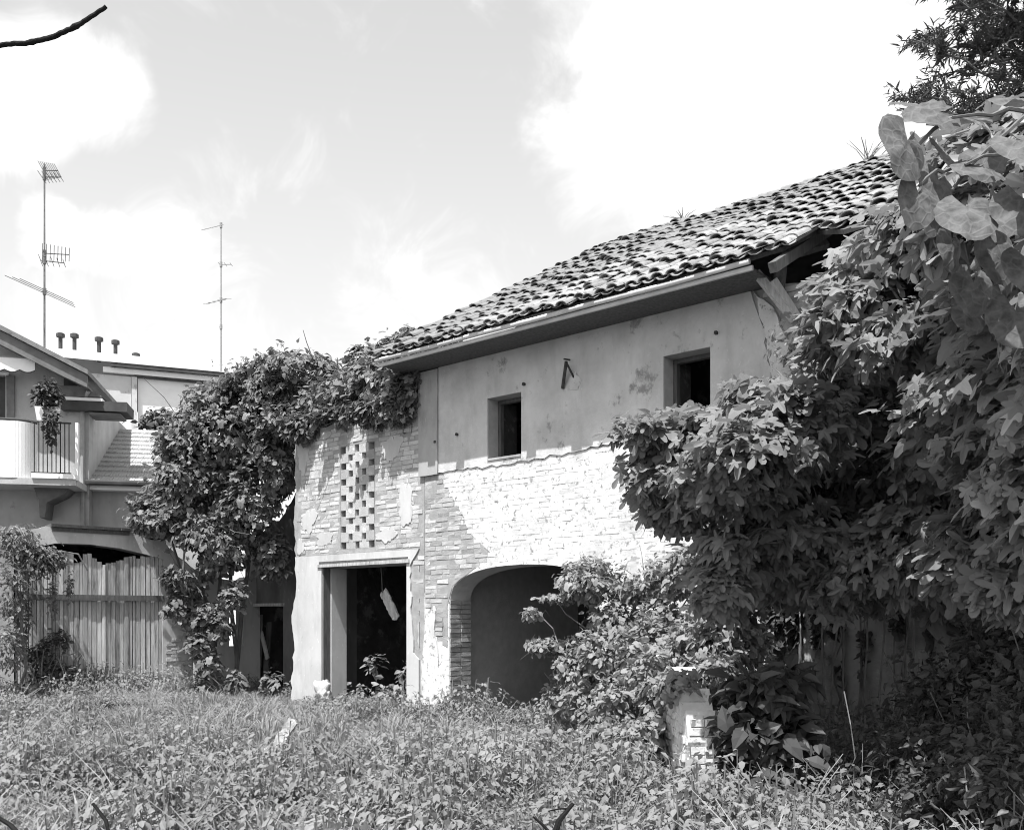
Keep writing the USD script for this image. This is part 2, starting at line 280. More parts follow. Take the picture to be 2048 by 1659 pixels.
def broad(seed, n=30):
    """a big shallow-lobed leaf with a cupped, crinkled blade"""
    r = np.random.default_rng(seed); a = np.radians(np.linspace(-158, 158, n)); w = r.uniform(.85, 1.15, n)
    rad = .52 * (1 + .26 * np.cos(a) + .20 * np.abs(np.cos(1.5 * a)) ** 1.5 + .022 * np.sin(17 * a + seed)) * (.97 + .03 * w)
    rows = [np.array([[0, 0, .02]])]
    for q in (.4, .75, 1.0):
        x, y = rad * q * np.sin(a) * .92, rad * q * np.cos(a); d = np.hypot(x, y)
        rows.append(np.stack([x, y, -.30 * d ** 2 + .07 * np.abs(np.sin(2.5 * a)) * q + .05 * np.sin(2 * a + seed) * q ** 2 + r.normal(size=n) * .012], 1))
    f = [[0, 1 + k, 2 + k] for k in range(n - 1)]
    for ring in (0, 1):
        o = 1 + ring * n
        for k in range(n - 1): f += [[o + k, o + n + k, o + n + k + 1], [o + k, o + n + k + 1, o + k + 1]]
    return np.vstack(rows) + [0, .25, 0], np.array(f)
BROAD = [broad(8), broad(9), broad(10)]
def frames(nrm, tip):
    n = nrm / np.linalg.norm(nrm, axis=1, keepdims=True)
    t = tip - (tip * n).sum(1, keepdims=True) * n; t /= np.linalg.norm(t, axis=1, keepdims=True) + 1e-9
    return np.stack([np.cross(t, n), t, n], 2)                   # columns x, y, z
def place(tmpl, pos, rot, size):
    v, f = tmpl; k = len(v)
    V = np.einsum('nij,kj->nki', rot, v) * size[:, None, None] + pos[:, None]
    return V.reshape(-1, 3), (f[None] + (np.arange(len(pos)) * k)[:, None, None]).reshape(-1, 3)
def blob_leaves(blobs, per, size, r, gap=0.44, gapf=1.6, shell=0.5, up=0.9, seed=0, sizevar=0.35, droop=0.5):
    """positions, rotations, sizes of leaves spread through ellipsoids (centre, radii, weight)"""
    P, C = [], []
    for i, (c, rad, wgt) in enumerate(blobs):
        n = int(per * wgt * 1.9); d = r.normal(size=(n, 3)); d /= np.linalg.norm(d, axis=1, keepdims=True)
        q = shell + (1 - shell) * r.random(n) ** 0.6
        wob = 0.42 + 1.05 * meshkit.fbm(d * 2.4 + i * 7.3, 4, seed) + np.where(r.random(n) < .07, r.random(n) * .45, 0)
        p = np.asarray(c) + d * (q * wob)[:, None] * np.asarray(rad)
        P.append(p); C.append(np.repeat(np.asarray(c)[None], n, 0))
    P, C = np.vstack(P), np.vstack(C)
    keep = meshkit.fbm(P * gapf, 3, seed + 5) > gap
    P, C = P[keep], C[keep]
    o = P - C; o /= np.linalg.norm(o, axis=1, keepdims=True) + 1e-9
    nr = o * 0.55 + np.array([0, -0.12, up]) + r.normal(size=P.shape) * 0.55
    tp = o + np.array([0, 0, -droop]) + r.normal(size=P.shape) * 0.55
    return P, frames(nr, tp), size * np.clip(np.exp(r.normal(size=len(P)) * sizevar), .4, 1.55)
def foliage(parent, tmpls, P, rot, S, m, m_single, nbig, name='foliage'):
    """the leaves that show largest as parts, the rest as one part of stuff"""
    loc = np.array(parent.GetAttribute('xformOp:translate').Get())
    P = P - loc
    vis = S / np.linalg.norm(P + loc - [0, 0, EYE], axis=1)
    w = P + loc; px = CX + F * w[:, 0] / w[:, 1]; py = HY - F * (w[:, 2] - EYE) / w[:, 1]
    vis = np.where((px > -20) & (px < 2068) & (py > -20) & (py < 1680), vis, vis * 1e-3)
    order = np.argsort(-vis); kind = R.integers(0, len(tmpls), len(P))
    for i in order[:nbig]:
        v, f = place(tmpls[kind[i]], P[i:i + 1], rot[i:i + 1], S[i:i + 1]); obj(parent, 'leaf', (v, f), m_single)
    mb = MB(); rest = order[nbig:]
    for k, t in enumerate(tmpls):
        ii = rest[kind[rest] == k]
        if len(ii): mb.add(*place(t, P[ii], rot[ii], S[ii]))
    if mb.n: obj(parent, name, mb.out(), m, kind='stuff')
def twig(a, b, sag=0.0, n=6, wob=0.05, r=R):
    a, b = np.asarray(a, float), np.asarray(b, float); s = np.linspace(0, 1, n)[:, None]
    p = a + (b - a) * s; p[:, 2] += (sag * 4 * s * (1 - s))[:, 0]
    p[1:-1] += r.normal(size=(n - 2, 3)) * wob; return p

# ================================================================== THE GROUND
xs, ys = np.concatenate([[-400, -120, -50], np.linspace(-24, 18, 106), [50, 120, 400]]), np.concatenate([[-200, -40], np.linspace(-4, 30, 86), [45, 80, 160, 400]])
X, Y = np.meshgrid(xs, ys, indexing='ij'); Z = np.where((np.abs(X) < 30) & (Y < 40), gz(X, Y), 0.0)
n1 = len(ys); idx = np.arange(len(xs) * n1).reshape(len(xs), n1)
gf = np.stack([idx[:-1, :-1], idx[1:, :-1], idx[1:, 1:], idx[:-1, 1:]], -1).reshape(-1, 4)
obj(None, 'ground', (np.stack([X, Y, Z], -1).reshape(-1, 3), gf), M['soil'], True, kind='structure', label='uneven dry soil of the courtyard under the weeds')

# ================================================================== THE FARMHOUSE  (u along the front, t inwards, z up)
H = Frame(-1.55, 15.2, -41.15)
U0, U1, DEP = 0.23, 11.0, 10.0
house = H.thing('farmhouse', 'derelict whitewashed farmhouse with clay tiled roof, two upper windows and an arch', 'farmhouse')
PITCH = math.atan(0.577); TE, ZE = -0.74, 5.60
SD, ND = np.array([0, math.cos(PITCH), math.sin(PITCH)]), np.array([0, -math.sin(PITCH), math.cos(PITCH)])
def roofpt(px, py):
    """(u, s) where the view ray meets the roof's plane"""
    e1, e2 = H.ax(); d = np.array([(px - CX) / F, 1.0]); dz = (HY - py) / F
    def loc(Yd):
        q = d * Yd - H.o; return q @ e1, q @ e2, EYE + dz * Yd
    f = lambda Yd: (lambda u, t, z: z - ZE - (t - TE) * 0.577)(*loc(Yd))
    a, b = 8.0, 8.0 + 1e-3; Yd = a - f(a) * (b - a) / (f(b) - f(a)); u, t, z = loc(Yd); return u, (t - TE) / math.cos(PITCH)
RIDGE = (5.0 - TE) / math.cos(PITCH)
edge = [roofpt(1516, 524), roofpt(1575, 490), roofpt(1622, 458), roofpt(1680, 462), roofpt(1742, 436), roofpt(1795, 412), roofpt(1842, 388), roofpt(1885, 366)]
eu, es = [e[0] for e in edge], [max(e[1], 0) for e in edge]
def s_low(u): return float(np.interp(u, [6.15] + eu + [eu[-1] + 3], [0.0] + es + [es[-1] + 0.6])) if u > 6.15 else 0.0
arch = [(0.79, -0.2)]
for k in range(25):
    a = math.pi - math.pi * k / 24; arch.append((2.21 + 1.42 * np.sign(math.cos(a)) * abs(math.cos(a)) ** 0.85, 1.80 + 0.53 * abs(math.sin(a)) ** 0.8))
arch.append((3.63, -0.2)); archP = Polygon(arch)
win = [sbox(1.60, 3.89, 2.26, 4.82), sbox(4.65, 3.95, 5.32, 4.90)]
holes = unary_union([archP] + win)
top = [(U1, 5.46), (8.9, 5.46), (8.0, 5.40), (7.4, 5.15), (6.9, 5.34), (6.3, 5.46), (U0, 5.46)]
shape = Polygon([(U0, -0.3), (U1, -0.3)] + top)
obj(house, 'wall', plate(shape.difference(holes), 0.0, 0.45), M['mortar'], label='rough lime mortar body of the front wall')
# grey plaster on the upper storey, its lower edge broken off
low = jag([(U0, 3.84), (2.0, 3.80), (4.2, 3.90), (6.04, 3.92)], 0.1, 0.025, 4)
side = jag([(6.04, 3.92), (6.12, 4.5), (6.02, 5.0), (5.86, 5.46)], 0.1, 0.03, 9)
pl = Polygon(low + side[1:] + [(U0 + 0.33, 5.46), (U0 + 0.33, 3.84), (U0, 3.84)][:2]).buffer(0).difference(unary_union(win))
obj(house, 'plaster', plate(pl, -0.03, -0.002), M['plaster_high'])
seam = Polygon(jag([(U0 - 0.10, 3.80), (U0 + 0.325, 3.80), (U0 + 0.325, 5.44), (U0 - 0.10, 5.44), (U0 - 0.10, 3.80)], 0.15, 0.012, 2)).buffer(0)
obj(house, 'plaster', plate(seam, -0.055, -0.003), M['plaster_seam'], label='darker strip of plaster at the left end')
whitep = Polygon(jag([(6.06, 4.0), (6.36, 4.05), (6.42, 4.45), (6.30, 4.85), (6.16, 5.2), (5.9, 5.45), (6.05, 5.0), (6.13, 4.5), (6.06, 4.0)], 0.1, 0.03, 3)).buffer(0)
obj(house, 'plaster', plate(whitep, -0.06, -0.003), M['whitewash'], label='white broken plaster at the corner')
# window linings
for (a, b, c, d) in ((1.60, 3.89, 2.26, 4.82), (4.65, 3.95, 5.32, 4.90)):
    w = tag(UsdGeom.Xform.Define(stage, numbered(str(house.GetPath()), 'window')).GetPrim())
    fr = MB(); x0, x1, z0, z1 = a, c, b, d
    fr.box(x0 + .005, x0 + .06, .20, .27, z0 + .005, z1 - .06).box(x1 - .06, x1 - .005, .20, .27, z0 + .005, z1 - .06).box(x0 + .005, x1 - .005, .195, .275, z1 - .058, z1 - .004)
    obj(w, 'frame', fr.out(), M['wood_dark'])
    for k_ in (0, 1): obj(w, 'shutter', MB().box(*((x0 + .004, x0 + .03) if k_ == 0 else (x1 - .03, x1 - .004)), .275, .60, z0 + .04, z1 - .01).out(), M['inside'])  # added dark sheets, not real shutters, blacken the deeper jambs
    obj(w, 'sill', MB().box(x0 + .002, x1 - .002, -.045, .44, z0 + .002, z0 + .035).out(), M['plaster_seam'])
# bricks
peel = Polygon([(U0 - .1, 3.84), (0.62, 3.84), (0.75, 3.55), (1.0, 3.2), (1.2, 2.85), (1.72, 2.46), (1.3, 2.3), (0.85, 2.05), (0.74, 1.75), (0.74, 1.1), (U0 + .25, 1.2), (U0 - .1, 2.3)])
rightbay = sbox(6.06, -0.3, U1, 5.34)
def courses(poly, u0, u1, z0, z1, rng, bl=0.25, bh=0.062, j=0.012):
    out = []
    for c in range(int((z1 - z0) / (bh + j))):
        z = z0 + c * (bh + j); u = u0 - (bl / 2 if c % 2 else 0) - 0.03 * rng.random()
        while u < u1:
            L = bl * rng.choice([1, 1, 1, 0.55]); b = sbox(max(u, u0), z, min(u + L, u1), z + bh)
            if b.area > 0.002 and poly.contains(b.buffer(-0.004)): out.append(b.bounds)
            u += L + j
    return out
rng = np.random.default_rng(11)
field = shape.difference(holes.buffer(0.006)).difference(pl.buffer(0.005)).difference(seam.buffer(0.004)).difference(whitep.buffer(0.004))
allb = courses(field, U0 + .02, U1, -0.05, 5.44, rng)
def brick_mesh(b, rng, t0=-0.02, dt=0.006, jit=0.004, back=0.015):
    a = t0 + rng.uniform(-dt, dt); v = np.array([[x, y, z] for x in (b[0], b[2]) for y in (a, back) for z in (b[1], b[3])], float)
    v[:, [0, 2]] += rng.uniform(-jit, jit, (8, 2)); v[[0, 1, 4, 5], 1] += rng.uniform(-jit, jit, 4); return v, BOXF
bare, white, rest = [], [], []
for b in allb:
    c = Point((b[0] + b[2]) / 2, (b[1] + b[3]) / 2)
    if peel.contains(c): bare.append(b)
    elif rightbay.contains(c): rest.append(b)
    else: white.append(b)
px_of = lambda b: CX + F * (H.world(b[0], 0, 0)[0]) / (H.world(b[0], 0, 0)[1])
upper = sorted([b for b in rest if b[1] > 3.9 and b[0] < 7.6], key=lambda b: b[0])
single = bare + upper[:max(0, 300 - len(bare))]; sset = set(single[:300])
for b in single[:300]: obj(house, 'brick', brick_mesh(b, rng, -0.0135 if peel.contains(Point(b[0], b[1])) else -0.02, .003, .006), M[rng.choice(['brick_a', 'brick_a', 'brick_a', 'brick_b'])])
mb, mw = MB(), MB()
for b in bare + rest:
    if b not in sset and rng.random() > 0.03: mb.add(*brick_mesh(b, rng))
obj(house, 'brickwork', mb.out(), M['brick_stuff'], kind='stuff', label='weathered bare brickwork of the right end')
for b in white:
    if rng.random() > 0.06: mw.add(*brick_mesh(b, rng, -0.0144, 0.0014, 0.004))
# lime slurry filling the joints of the whitewashed courses
slur = sbox(U0, -0.3, 6.07, 3.86).difference(holes.buffer(0.004)).difference(peel.buffer(0.01)).difference(pl.buffer(0.003)).difference(seam.buffer(0.003)).difference(whitep.buffer(.003))
obj(house, 'limewash', plate(slur, -0.0135, -0.001), M['whitewash'])
for k_, zone in enumerate((peel.intersection(shape), rightbay)):
    z_ = zone.difference(holes.buffer(.008)).difference(pl.buffer(.006)).difference(seam.buffer(.006)).difference(whitep.buffer(.006)).buffer(-.004)
    obj(house, 'pointing', plate(z_, -0.0105 - .001 * k_, -0.001), M['mortar' if k_ else 'mortar_dark'])
obj(house, 'whitewashed_brickwork', mw.out(), M['whitewash'], kind='stuff')
# the pier between doorway and arch keeps its white coat low down
pier = Polygon(jag([(0.16, -0.2), (0.66, -0.2), (0.62, 0.6), (0.52, 1.2), (0.46, 1.75), (0.30, 1.6), (0.22, 1.0), (0.16, -0.2)], 0.09, 0.03, 8)).buffer(0)
obj(house, 'plaster', plate(pier, -0.045, -0.003), M['whitewash'], label='white coat left on the foot of the pier')
# arch: brick ring in the jamb and soffit
jb = MB()
for c in range(25):
    z = 0.0 + c * 0.074
    for k in range(2): jb.box(0.792, 0.806 + rng.uniform(0, .016), 0.0 + k * .228 - .012 * (1 - k), 0.212 + k * .228, z, z + .06, jit=.004)
obj(house, 'jamb_brickwork', jb.out(), M['brick_stuff'], kind='stuff', label='rough brick jamb of the arch')
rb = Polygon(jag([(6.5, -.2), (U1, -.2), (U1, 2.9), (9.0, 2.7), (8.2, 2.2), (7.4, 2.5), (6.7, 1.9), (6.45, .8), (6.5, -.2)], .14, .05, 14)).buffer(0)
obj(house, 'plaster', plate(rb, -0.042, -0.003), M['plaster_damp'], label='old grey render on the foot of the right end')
# inside: floor, partitions, back walls; upstairs partition added to block light from roof gap
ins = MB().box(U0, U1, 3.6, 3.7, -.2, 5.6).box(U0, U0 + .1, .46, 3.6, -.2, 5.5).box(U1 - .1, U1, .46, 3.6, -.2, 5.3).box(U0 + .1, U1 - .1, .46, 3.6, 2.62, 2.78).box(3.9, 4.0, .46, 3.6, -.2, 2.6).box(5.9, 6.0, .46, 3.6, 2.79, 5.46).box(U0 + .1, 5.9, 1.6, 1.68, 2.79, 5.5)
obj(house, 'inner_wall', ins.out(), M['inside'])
bk = MB().box(U0, U1, DEP - .3, DEP, -.2, 5.3)
obj(house, 'wall', bk.out(), M['mortar'], label='back wall')
for uu in (U0 + 0.002, U1 - .3):
    g = Polygon([(0.455, -0.2), (DEP - .305, -0.2), (DEP - .305, 5.25), (5.0, 8.55), (0.455, 5.5)])
    m = trimesh.creation.extrude_polygon(g, 0.298, engine='earcut'); v = np.array(m.vertices)
    obj(house, 'gable_wall', (np.stack([v[:, 2] + uu, v[:, 0], v[:, 1]], 1), np.array(m.faces)), M['mortar'])
# roof deck with its broken front edge
UL = -0.30
poly = [(UL, 0.06)] + [(u, s_low(u) + 0.10 + 0.04 * math.sin(u * 9)) for u in np.linspace(UL, U1 + .2, 70)] + [(U1 + .2, RIDGE), (UL, RIDGE)]
m = trimesh.creation.extrude_polygon(Polygon(poly).buffer(0), 0.05, engine='earcut'); v = np.array(m.vertices)
RO = np.array([0, TE, ZE])
deck = v[:, :1] * np.array([[1, 0, 0]]) + v[:, 1:2] * SD + (v[:, 2:] - 0.075) * ND + RO
obj(house, 'roof', (deck, np.array(m.faces)), M['wood_dark'])
back = MB(); back.add(np.array([[UL, 5.0, 8.85], [U1, 5.0, 8.85], [U1, 10.6, 5.6], [UL, 10.6, 5.6], [UL, 5.0, 8.78], [U1, 5.0, 8.78], [U1, 10.6, 5.53], [UL, 10.6, 5.53]]), [[0, 1, 2, 3], [4, 7, 6, 5], [0, 3, 7, 4], [1, 5, 6, 2], [2, 6, 7, 3]])
obj(house, 'roof', back.out(), M['tile_rest'], label='rear slope of the roof')
def arc_tile(u, s, L, r0, r1, lift0, lift1, n=7, th=0.020, yaw=0.0, concave=False, uo=0.0):
    a = np.linspace(0, math.pi, n + 1); rings = []
    for (ss, r, l) in ((0, r0, lift0), (L, r1, lift1)):
        for rr in (r, r - th):
            hgt = np.sin(a) * rr * (0.45 if concave else 0.62)
            if concave: hgt = -hgt
            uu = u + uo + np.cos(a) * rr + yaw * ss
            rings.append(uu[:, None] * np.array([1, 0, 0]) + (s + ss) * SD + (l + hgt)[:, None] * ND + RO)
    v = np.vstack(rings); k = n + 1; f = []
    for i in range(n):
        f += [[i, i + 1, 2 * k + i + 1, 2 * k + i], [k + i, 3 * k + i, 3 * k + i + 1, k + i + 1], [i, k + i, k + i + 1, i + 1]]
    return v, np.array(f)
PU, PS = 0.2, 0.34
tiles, pans = [], MB()
nrow = int(RIDGE / PS)
colo = R.uniform(-.5, .5, 200) * PS * .8
for i in range(-1, nrow + 2):
    for j in range(int((U1 + .1 - UL) / PU)):
        u = UL + .1 + j * PU; s = i * PS + colo[j]
        if s < s_low(u) - 0.02:
            if s + PS < s_low(u) + .10: continue
            s = s_low(u) - .01
        L = min(0.44, RIDGE - s + .06)
        if L < .12: continue
        first = s < s_low(u) + PS
        if first and u > 6.2 and R.random() < 0.25: continue
        sag = -0.05 * math.sin(u * 1.3) * math.sin(s * 0.9) - 0.03 * meshkit.noise(np.array([u, s, 0.0]), 9)
        tiles.append((u, s + R.normal() * .03, L, sag))
        pans.add(*arc_tile(u + PU / 2, s - .02, L, .095, .085, .050 + sag, .044 + sag, 4, .012, concave=True))
depth_of = lambda q: H.world(q[0], TE + q[1] * math.cos(PITCH), 0)[1]
tiles.sort(key=depth_of)
vis = lambda q: CX + F * H.world(q[0], TE + q[1] * math.cos(PITCH), 0)[0] / depth_of(q) < 1930
front = [q for q in tiles if vis(q)][:300]; fs = set(front); mb = MB()
for q in tiles:
    u, s, L, sag = q
    t = arc_tile(u, s, L, .088 + R.normal() * .004, .074, max(.028, .046 + R.normal() * .018) + sag, .022 + sag, 6, .017, R.normal() * .035, uo=R.normal() * .008)
    if q in fs: obj(house, 'roof_tile', t, M['tile'], 40)
    else: mb.add(*t)
obj(house, 'roof_tiles', mb.out(), M['tile_rest'], kind='stuff'); obj(house, 'pan_tiles', pans.out(), M['pan'], kind='stuff')
for j in range(28):                                                # ridge tiles
    u = UL + j * .42
    a = np.linspace(-0.1, math.pi + .1, 8); v = []
    for (uu, r) in ((u, .115), (u + .46, .1)):
        v += [[uu, 5.0 + r * math.cos(x), 8.86 + r * math.sin(x) + (.015 if uu == u else 0)] for x in a]
    f = [[i, i + 1, 8 + i + 1, 8 + i] for i in range(7)]
    obj(house, 'ridge_tile', (np.array(v) + R.normal(size=3) * .008, np.array(f)), M['tile'], True)
# eave: soffit, fascia board, round gutter lip
obj(house, 'soffit', MB().box(-0.08, 6.2, TE + .08, -0.002, 5.462, 5.49).out(), M['wood_dark'])
obj(house, 'fascia', MB().box(-0.10, 6.22, TE + .045, TE + .078, 5.448, 5.50).out(), M['fascia'])
gut = MB().tube([(-0.12, TE + .02, 5.545), (1.1, TE + .02, 5.533), (2, TE + .025, 5.542), (3.1, TE + .015, 5.527), (4, TE + .02, 5.535), (5.2, TE + .022, 5.525), (6.2, TE + .02, 5.54)], .032, 8)
obj(house, 'gutter', gut.out(), M['fascia'], 50)
# broken timbers at the right end of the eave
e = [H.xz(1512, 545, -.35), H.xz(1588, 640, -.1), H.xz(1546, 560, -.3), H.xz(1592, 632, -.08)]
obj(house, 'strut', MB().bar((e[0][0], -.35, e[0][1]), (e[1][0], -.08, e[1][1]), .09, .08).out(), M['wood_pale'], label='pale broken eave timber hanging from the corner')
obj(house, 'strut', MB().bar((e[2][0], -.3, e[2][1]), (e[3][0], -.07, e[3][1]), .08, .07).out(), M['wood_pale'])
obj(house, 'beam', MB().tube([(6.2, -.02, 5.28), (6.35, -.25, 5.62), (6.42, -.3, 5.66), (6.6, .4, 5.95)], [.07, .075, .07, .06], 6).out(), M['wood_dark'])
for k, uu in enumerate(np.arange(6.6, 10.8, 0.75)):               # rafter ends left bare
    s0 = s_low(uu) - .35; a = np.array([uu, TE, ZE]) + s0 * SD - .14 * ND; b = a + 2.6 * SD
    obj(house, 'rafter', MB().bar(a, b, .09, .11, up=ND).out(), M['wood_dark'])
# small fittings on the front
u, z = H.xz(1140, 752)
br = MB().bar((u - .10, -.04, z - .16), (u + .06, -.16, z + .16), .035, .05).bar((u + .06, -.17, z + .16), (u + .09, -.02, z - .05), .02, .02).tube([(u + .02, 0, z + .22), (u + .02, -.16, z + .20)], .012)
obj(house, 'bracket', br.out(), M['iron'], label='rusty broken lamp bracket between the two windows')
pit = Polygon([(u - .02, z - .2), (u + .16, z - .22), (u + .22, z - .1), (u + .12, z + .05), (u - .0, z - .05)])
obj(house, 'plaster', plate(pit, -.036, -.031), M['whitewash'], label='pale scar below the bracket')
u, z = H.xz(866, 728); ib = MB().tube([(u, -.06, z + .1), (u + .01, -.1, z + .03), (u + .03, -.1, z - .06)], [.012, .03, .022], 8)
obj(house, 'insulator', ib.out(), M['white_stone'], 40)
for (px, py) in ((1052, 770), (1436, 668), (875, 885), (918, 870)):
    u, z = H.xz(px, py); obj(house, 'peg', MB().bar((u, -.002, z), (u, -.07, z + .01), .035, .035).out(), M['iron'])

# ================================================================== THE BRICK ANNEX
annex = H.thing('brick_annex', 'low brick annex with a pierced brick grille above its wide doorway', 'outbuilding')
AL = -3.19
left = jag([(AL - .12, -0.3), (AL - .08, .5), (AL + .0, 1.1), (AL - .08, 1.6), (AL + .06, 2.1), (AL + .02, 2.7), (AL - .05, 3.3), (AL + .02, 4.0), (AL + .0, 4.86)], .11, .035, 21)
topl = jag([(AL, 4.86), (-2.4, 4.92), (-1.2, 5.02), (U0 - .003, 5.1)], .13, .03, 22)
ash = Polygon(left + topl[1:] + [(U0 - .003, -0.3)]).buffer(0)
door = sbox(-2.38, -0.4, -0.18, 2.44); gr = sbox(-1.87, 2.74, -0.99, 4.50)
obj(annex, 'wall', plate(ash.difference(door).difference(gr), 0.003, 0.5), M['mortar_dark'])
skin = ash.buffer(-.01).intersection(sbox(-5, -1, U0 - .12, 2.66)).difference(door.buffer(.004))
skin = skin.difference(Polygon(jag([(-.02, 1.0), (.11, .9), (.11, 2.66), (-.1, 2.4), (-.02, 1.0)], .1, .03, 5)).buffer(0))
obj(annex, 'plaster', plate(skin, -0.026, 0.001), M['plaster_low'])
fieldA = ash.buffer(-.006).difference(door.buffer(.02)).difference(gr.buffer(.004)).difference(skin.buffer(.004))
ab = courses(fieldA, AL - .05, U0 - .004, 1.0, 5.1, rng)
ab.sort(key=lambda b: -b[0])
for b in ab[:300]: obj(annex, 'brick', brick_mesh(b, rng, -0.0085, .004, .006), M[rng.choice(['brick_a', 'brick_pale', 'brick_pale', 'brick_pale', 'brick_pale', 'brick_pale'])])
mb = MB()
for b in ab[300:]: mb.add(*brick_mesh(b, rng, -0.0085, .004, .006))
obj(annex, 'brickwork', mb.out(), M['brick_stuff'], kind='stuff')
for k, (u_, z_, w_, h_) in enumerate(((-2.9, 4.45, .35, .5), (-2.75, 3.3, .45, .35), (-2.3, 2.95, .4, .25), (-.55, 4.3, .5, .4), (-.2, 3.4, .28, .6), (-.7, 2.9, .5, .22), (-3.0, 2.85, .2, .3), (-.35, 4.85, .4, .16), (-2.3, 4.75, .35, .12))):
    a_ = np.linspace(0, 2 * math.pi, 90, endpoint=False); q_ = .35 + 1.3 * meshkit.fbm(np.stack([np.cos(a_) * 1.6 + k * 5, np.sin(a_) * 1.6, a_ * 0], 1), 5, k)
    pp_ = Polygon(np.stack([u_ + w_ / 2 * q_ * np.cos(a_), z_ + h_ / 2 * q_ * np.sin(a_)], 1)).buffer(0).intersection(ash.buffer(-.02)).difference(gr.buffer(.02)).difference(skin.buffer(.01))
    if pp_.area > .01: obj(annex, 'plaster', plate(pp_, -.018, -.004), M['plaster_low'], label='patch of old plaster clinging to the brickwork')
obj(annex, 'pointing', plate(fieldA.buffer(-.004), -0.0045, 0.001), M['mortar_dark'])
cw, rh = 0.176, 0.1355                                              # the grille: alternate bricks left out
for i in range(5):
    for j in range(13):
        if (i + j) % 2 == 0: continue
        x = -1.87 + i * cw; z = 2.74 + j * rh
        obj(annex, 'grille_brick', MB().box(max(x - .034, -1.868), min(x + cw + .034, -.992), -.004 + R.uniform(-.006, .006), .24, z + .001 - .016 * (j > 0), z + rh + .014 * (j < 12), jit=.003).out(), M['brick_a'])
li = MB().box(-2.48, -.10, -.05, .44, 2.445, 2.50, jit=.006); obj(annex, 'lintel', li.out(), M['wood_old'])
obj(annex, 'lintel', MB().box(-2.44, -.14, -.035, .44, 2.505, 2.545, jit=.006).out(), M['wood_dark'], label='darker upper lintel board')
obj(annex, 'door_post', MB().box(-2.375, -2.335, .16, .50, -.2, 2.43).out(), M['plaster_low'], label='plastered inner post of the doorway')
obj(annex, 'door_post', MB().box(-2.378, -2.36, .01, .15, -.2, 2.43).out(), M['wood_dark'], label='dark strip standing in for the shaded gap beside the post')  # solid dark strip paints the shade of a narrow gap
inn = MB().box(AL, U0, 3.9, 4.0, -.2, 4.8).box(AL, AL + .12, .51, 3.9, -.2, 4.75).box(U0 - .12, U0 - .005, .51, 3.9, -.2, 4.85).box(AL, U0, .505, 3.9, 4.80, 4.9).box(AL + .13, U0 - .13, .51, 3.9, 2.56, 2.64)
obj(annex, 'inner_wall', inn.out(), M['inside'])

# ================================================================== COURTYARD WALL AND GATE  (local x to the right and away, y = behind)
C = Frame(-6.34, 19.0, 40.0)
wall = C.thing('courtyard_wall', 'crumbling rendered courtyard wall carrying the plank gate, overgrown at its right', 'wall')
def X(px, c=0.0, fr=C): return fr.solve(px, c)[0]
def ZZ(px, py, c=0.0, fr=C): return fr.xz(px, py, c)[1]
gx0, gx1 = X(28), X(326); gzb = 0.42
xl, xr = X(-60), X(520)
archt = [(gx0, ZZ(28, 1104)), (X(110), ZZ(110, 1086)), (X(180), ZZ(180, 1088)), (X(240), ZZ(240, 1096)), (X(292), ZZ(292, 1108)), (gx1, ZZ(326, 1118))]
wtop = jag([(xl, ZZ(0, 1060)), (X(110), ZZ(110, 1054)), (X(250), ZZ(250, 1060)), (X(330), ZZ(330, 1085)), (X(400), ZZ(400, 1150)), (X(470), ZZ(470, 1160)), (xr, ZZ(520, 1150))], .12, .03, 31)
wp = Polygon([(xl, -.3)] + wtop + [(xr, -.3)]).buffer(0)
gate_hole = Polygon([(gx0, -.35)] + archt + [(gx1, -.35)])
slit = sbox(X(386), -.1, X(410), ZZ(400, 1225)); dark = sbox(X(458), ZZ(470, 1292), X(487), ZZ(470, 1216))
obj(wall, 'masonry', plate(wp.difference(gate_hole).difference(slit).difference(dark), 0.0, .38), M['plaster_low'])
obj(wall, 'coping', MB().box(X(100), X(262), -.08, .42, ZZ(180, 1058), ZZ(180, 1052), jit=.012).box(X(104), X(258), -.03, .40, ZZ(180, 1064) - .01, ZZ(180, 1058) - .004, jit=.008).out(), M['wood_dark'])
obj(wall, 'lintel', MB().box(gx0, X(300), .05, .36, ZZ(180, 1089), ZZ(180, 1080), jit=.01).out(), M['wood_dark'])
ps = MB().box(gx0 - .1, gx1 + .1, 2.4, 2.5, -.3, ZZ(190, 1070)).box(gx0 - .2, gx0 - .1, .385, 2.5, -.3, ZZ(190, 1070)).box(gx1 + .1, gx1 + .2, .385, 2.5, -.3, ZZ(190, 1070)).box(gx0 - .2, gx1 + .2, .385, 2.5, ZZ(190, 1066), ZZ(190, 1060))
obj(wall, 'passage', ps.out(), M['inside'], label='unseen dark box added behind the gate to blacken its gaps')  # box added only to keep the view through the gate dark
mb = MB()
for c in range(24):                                                # bricks showing in the pier beside the gate
    for k in range(2):
        if rng.random() < .55: x0 = X(332) + k * .22 + .1 * (c % 2); mb.box(x0, x0 + .2, -.014 + rng.uniform(-.006, .006), .02, .1 + c * .075, .16 + c * .075, jit=.004)
obj(wall, 'brickwork', mb.out(), M['brick_pale'], kind='stuff')
gate = C.thing('plank_gate', 'weathered grey plank gate with broken tops behind creeping weeds', 'gate')
bounds = [30, 41, 52, 64, 80, 95, 111, 127, 148, 166, 184, 204, 222, 239, 258, 272, 291, 309, 325]
tops = [1140, 1148, 1136, 1142, 1138, 1128, 1120, 1104, 1122, 1103, 1118, 1124, 1120, 1116, 1112, 1112, 1113, 1114]
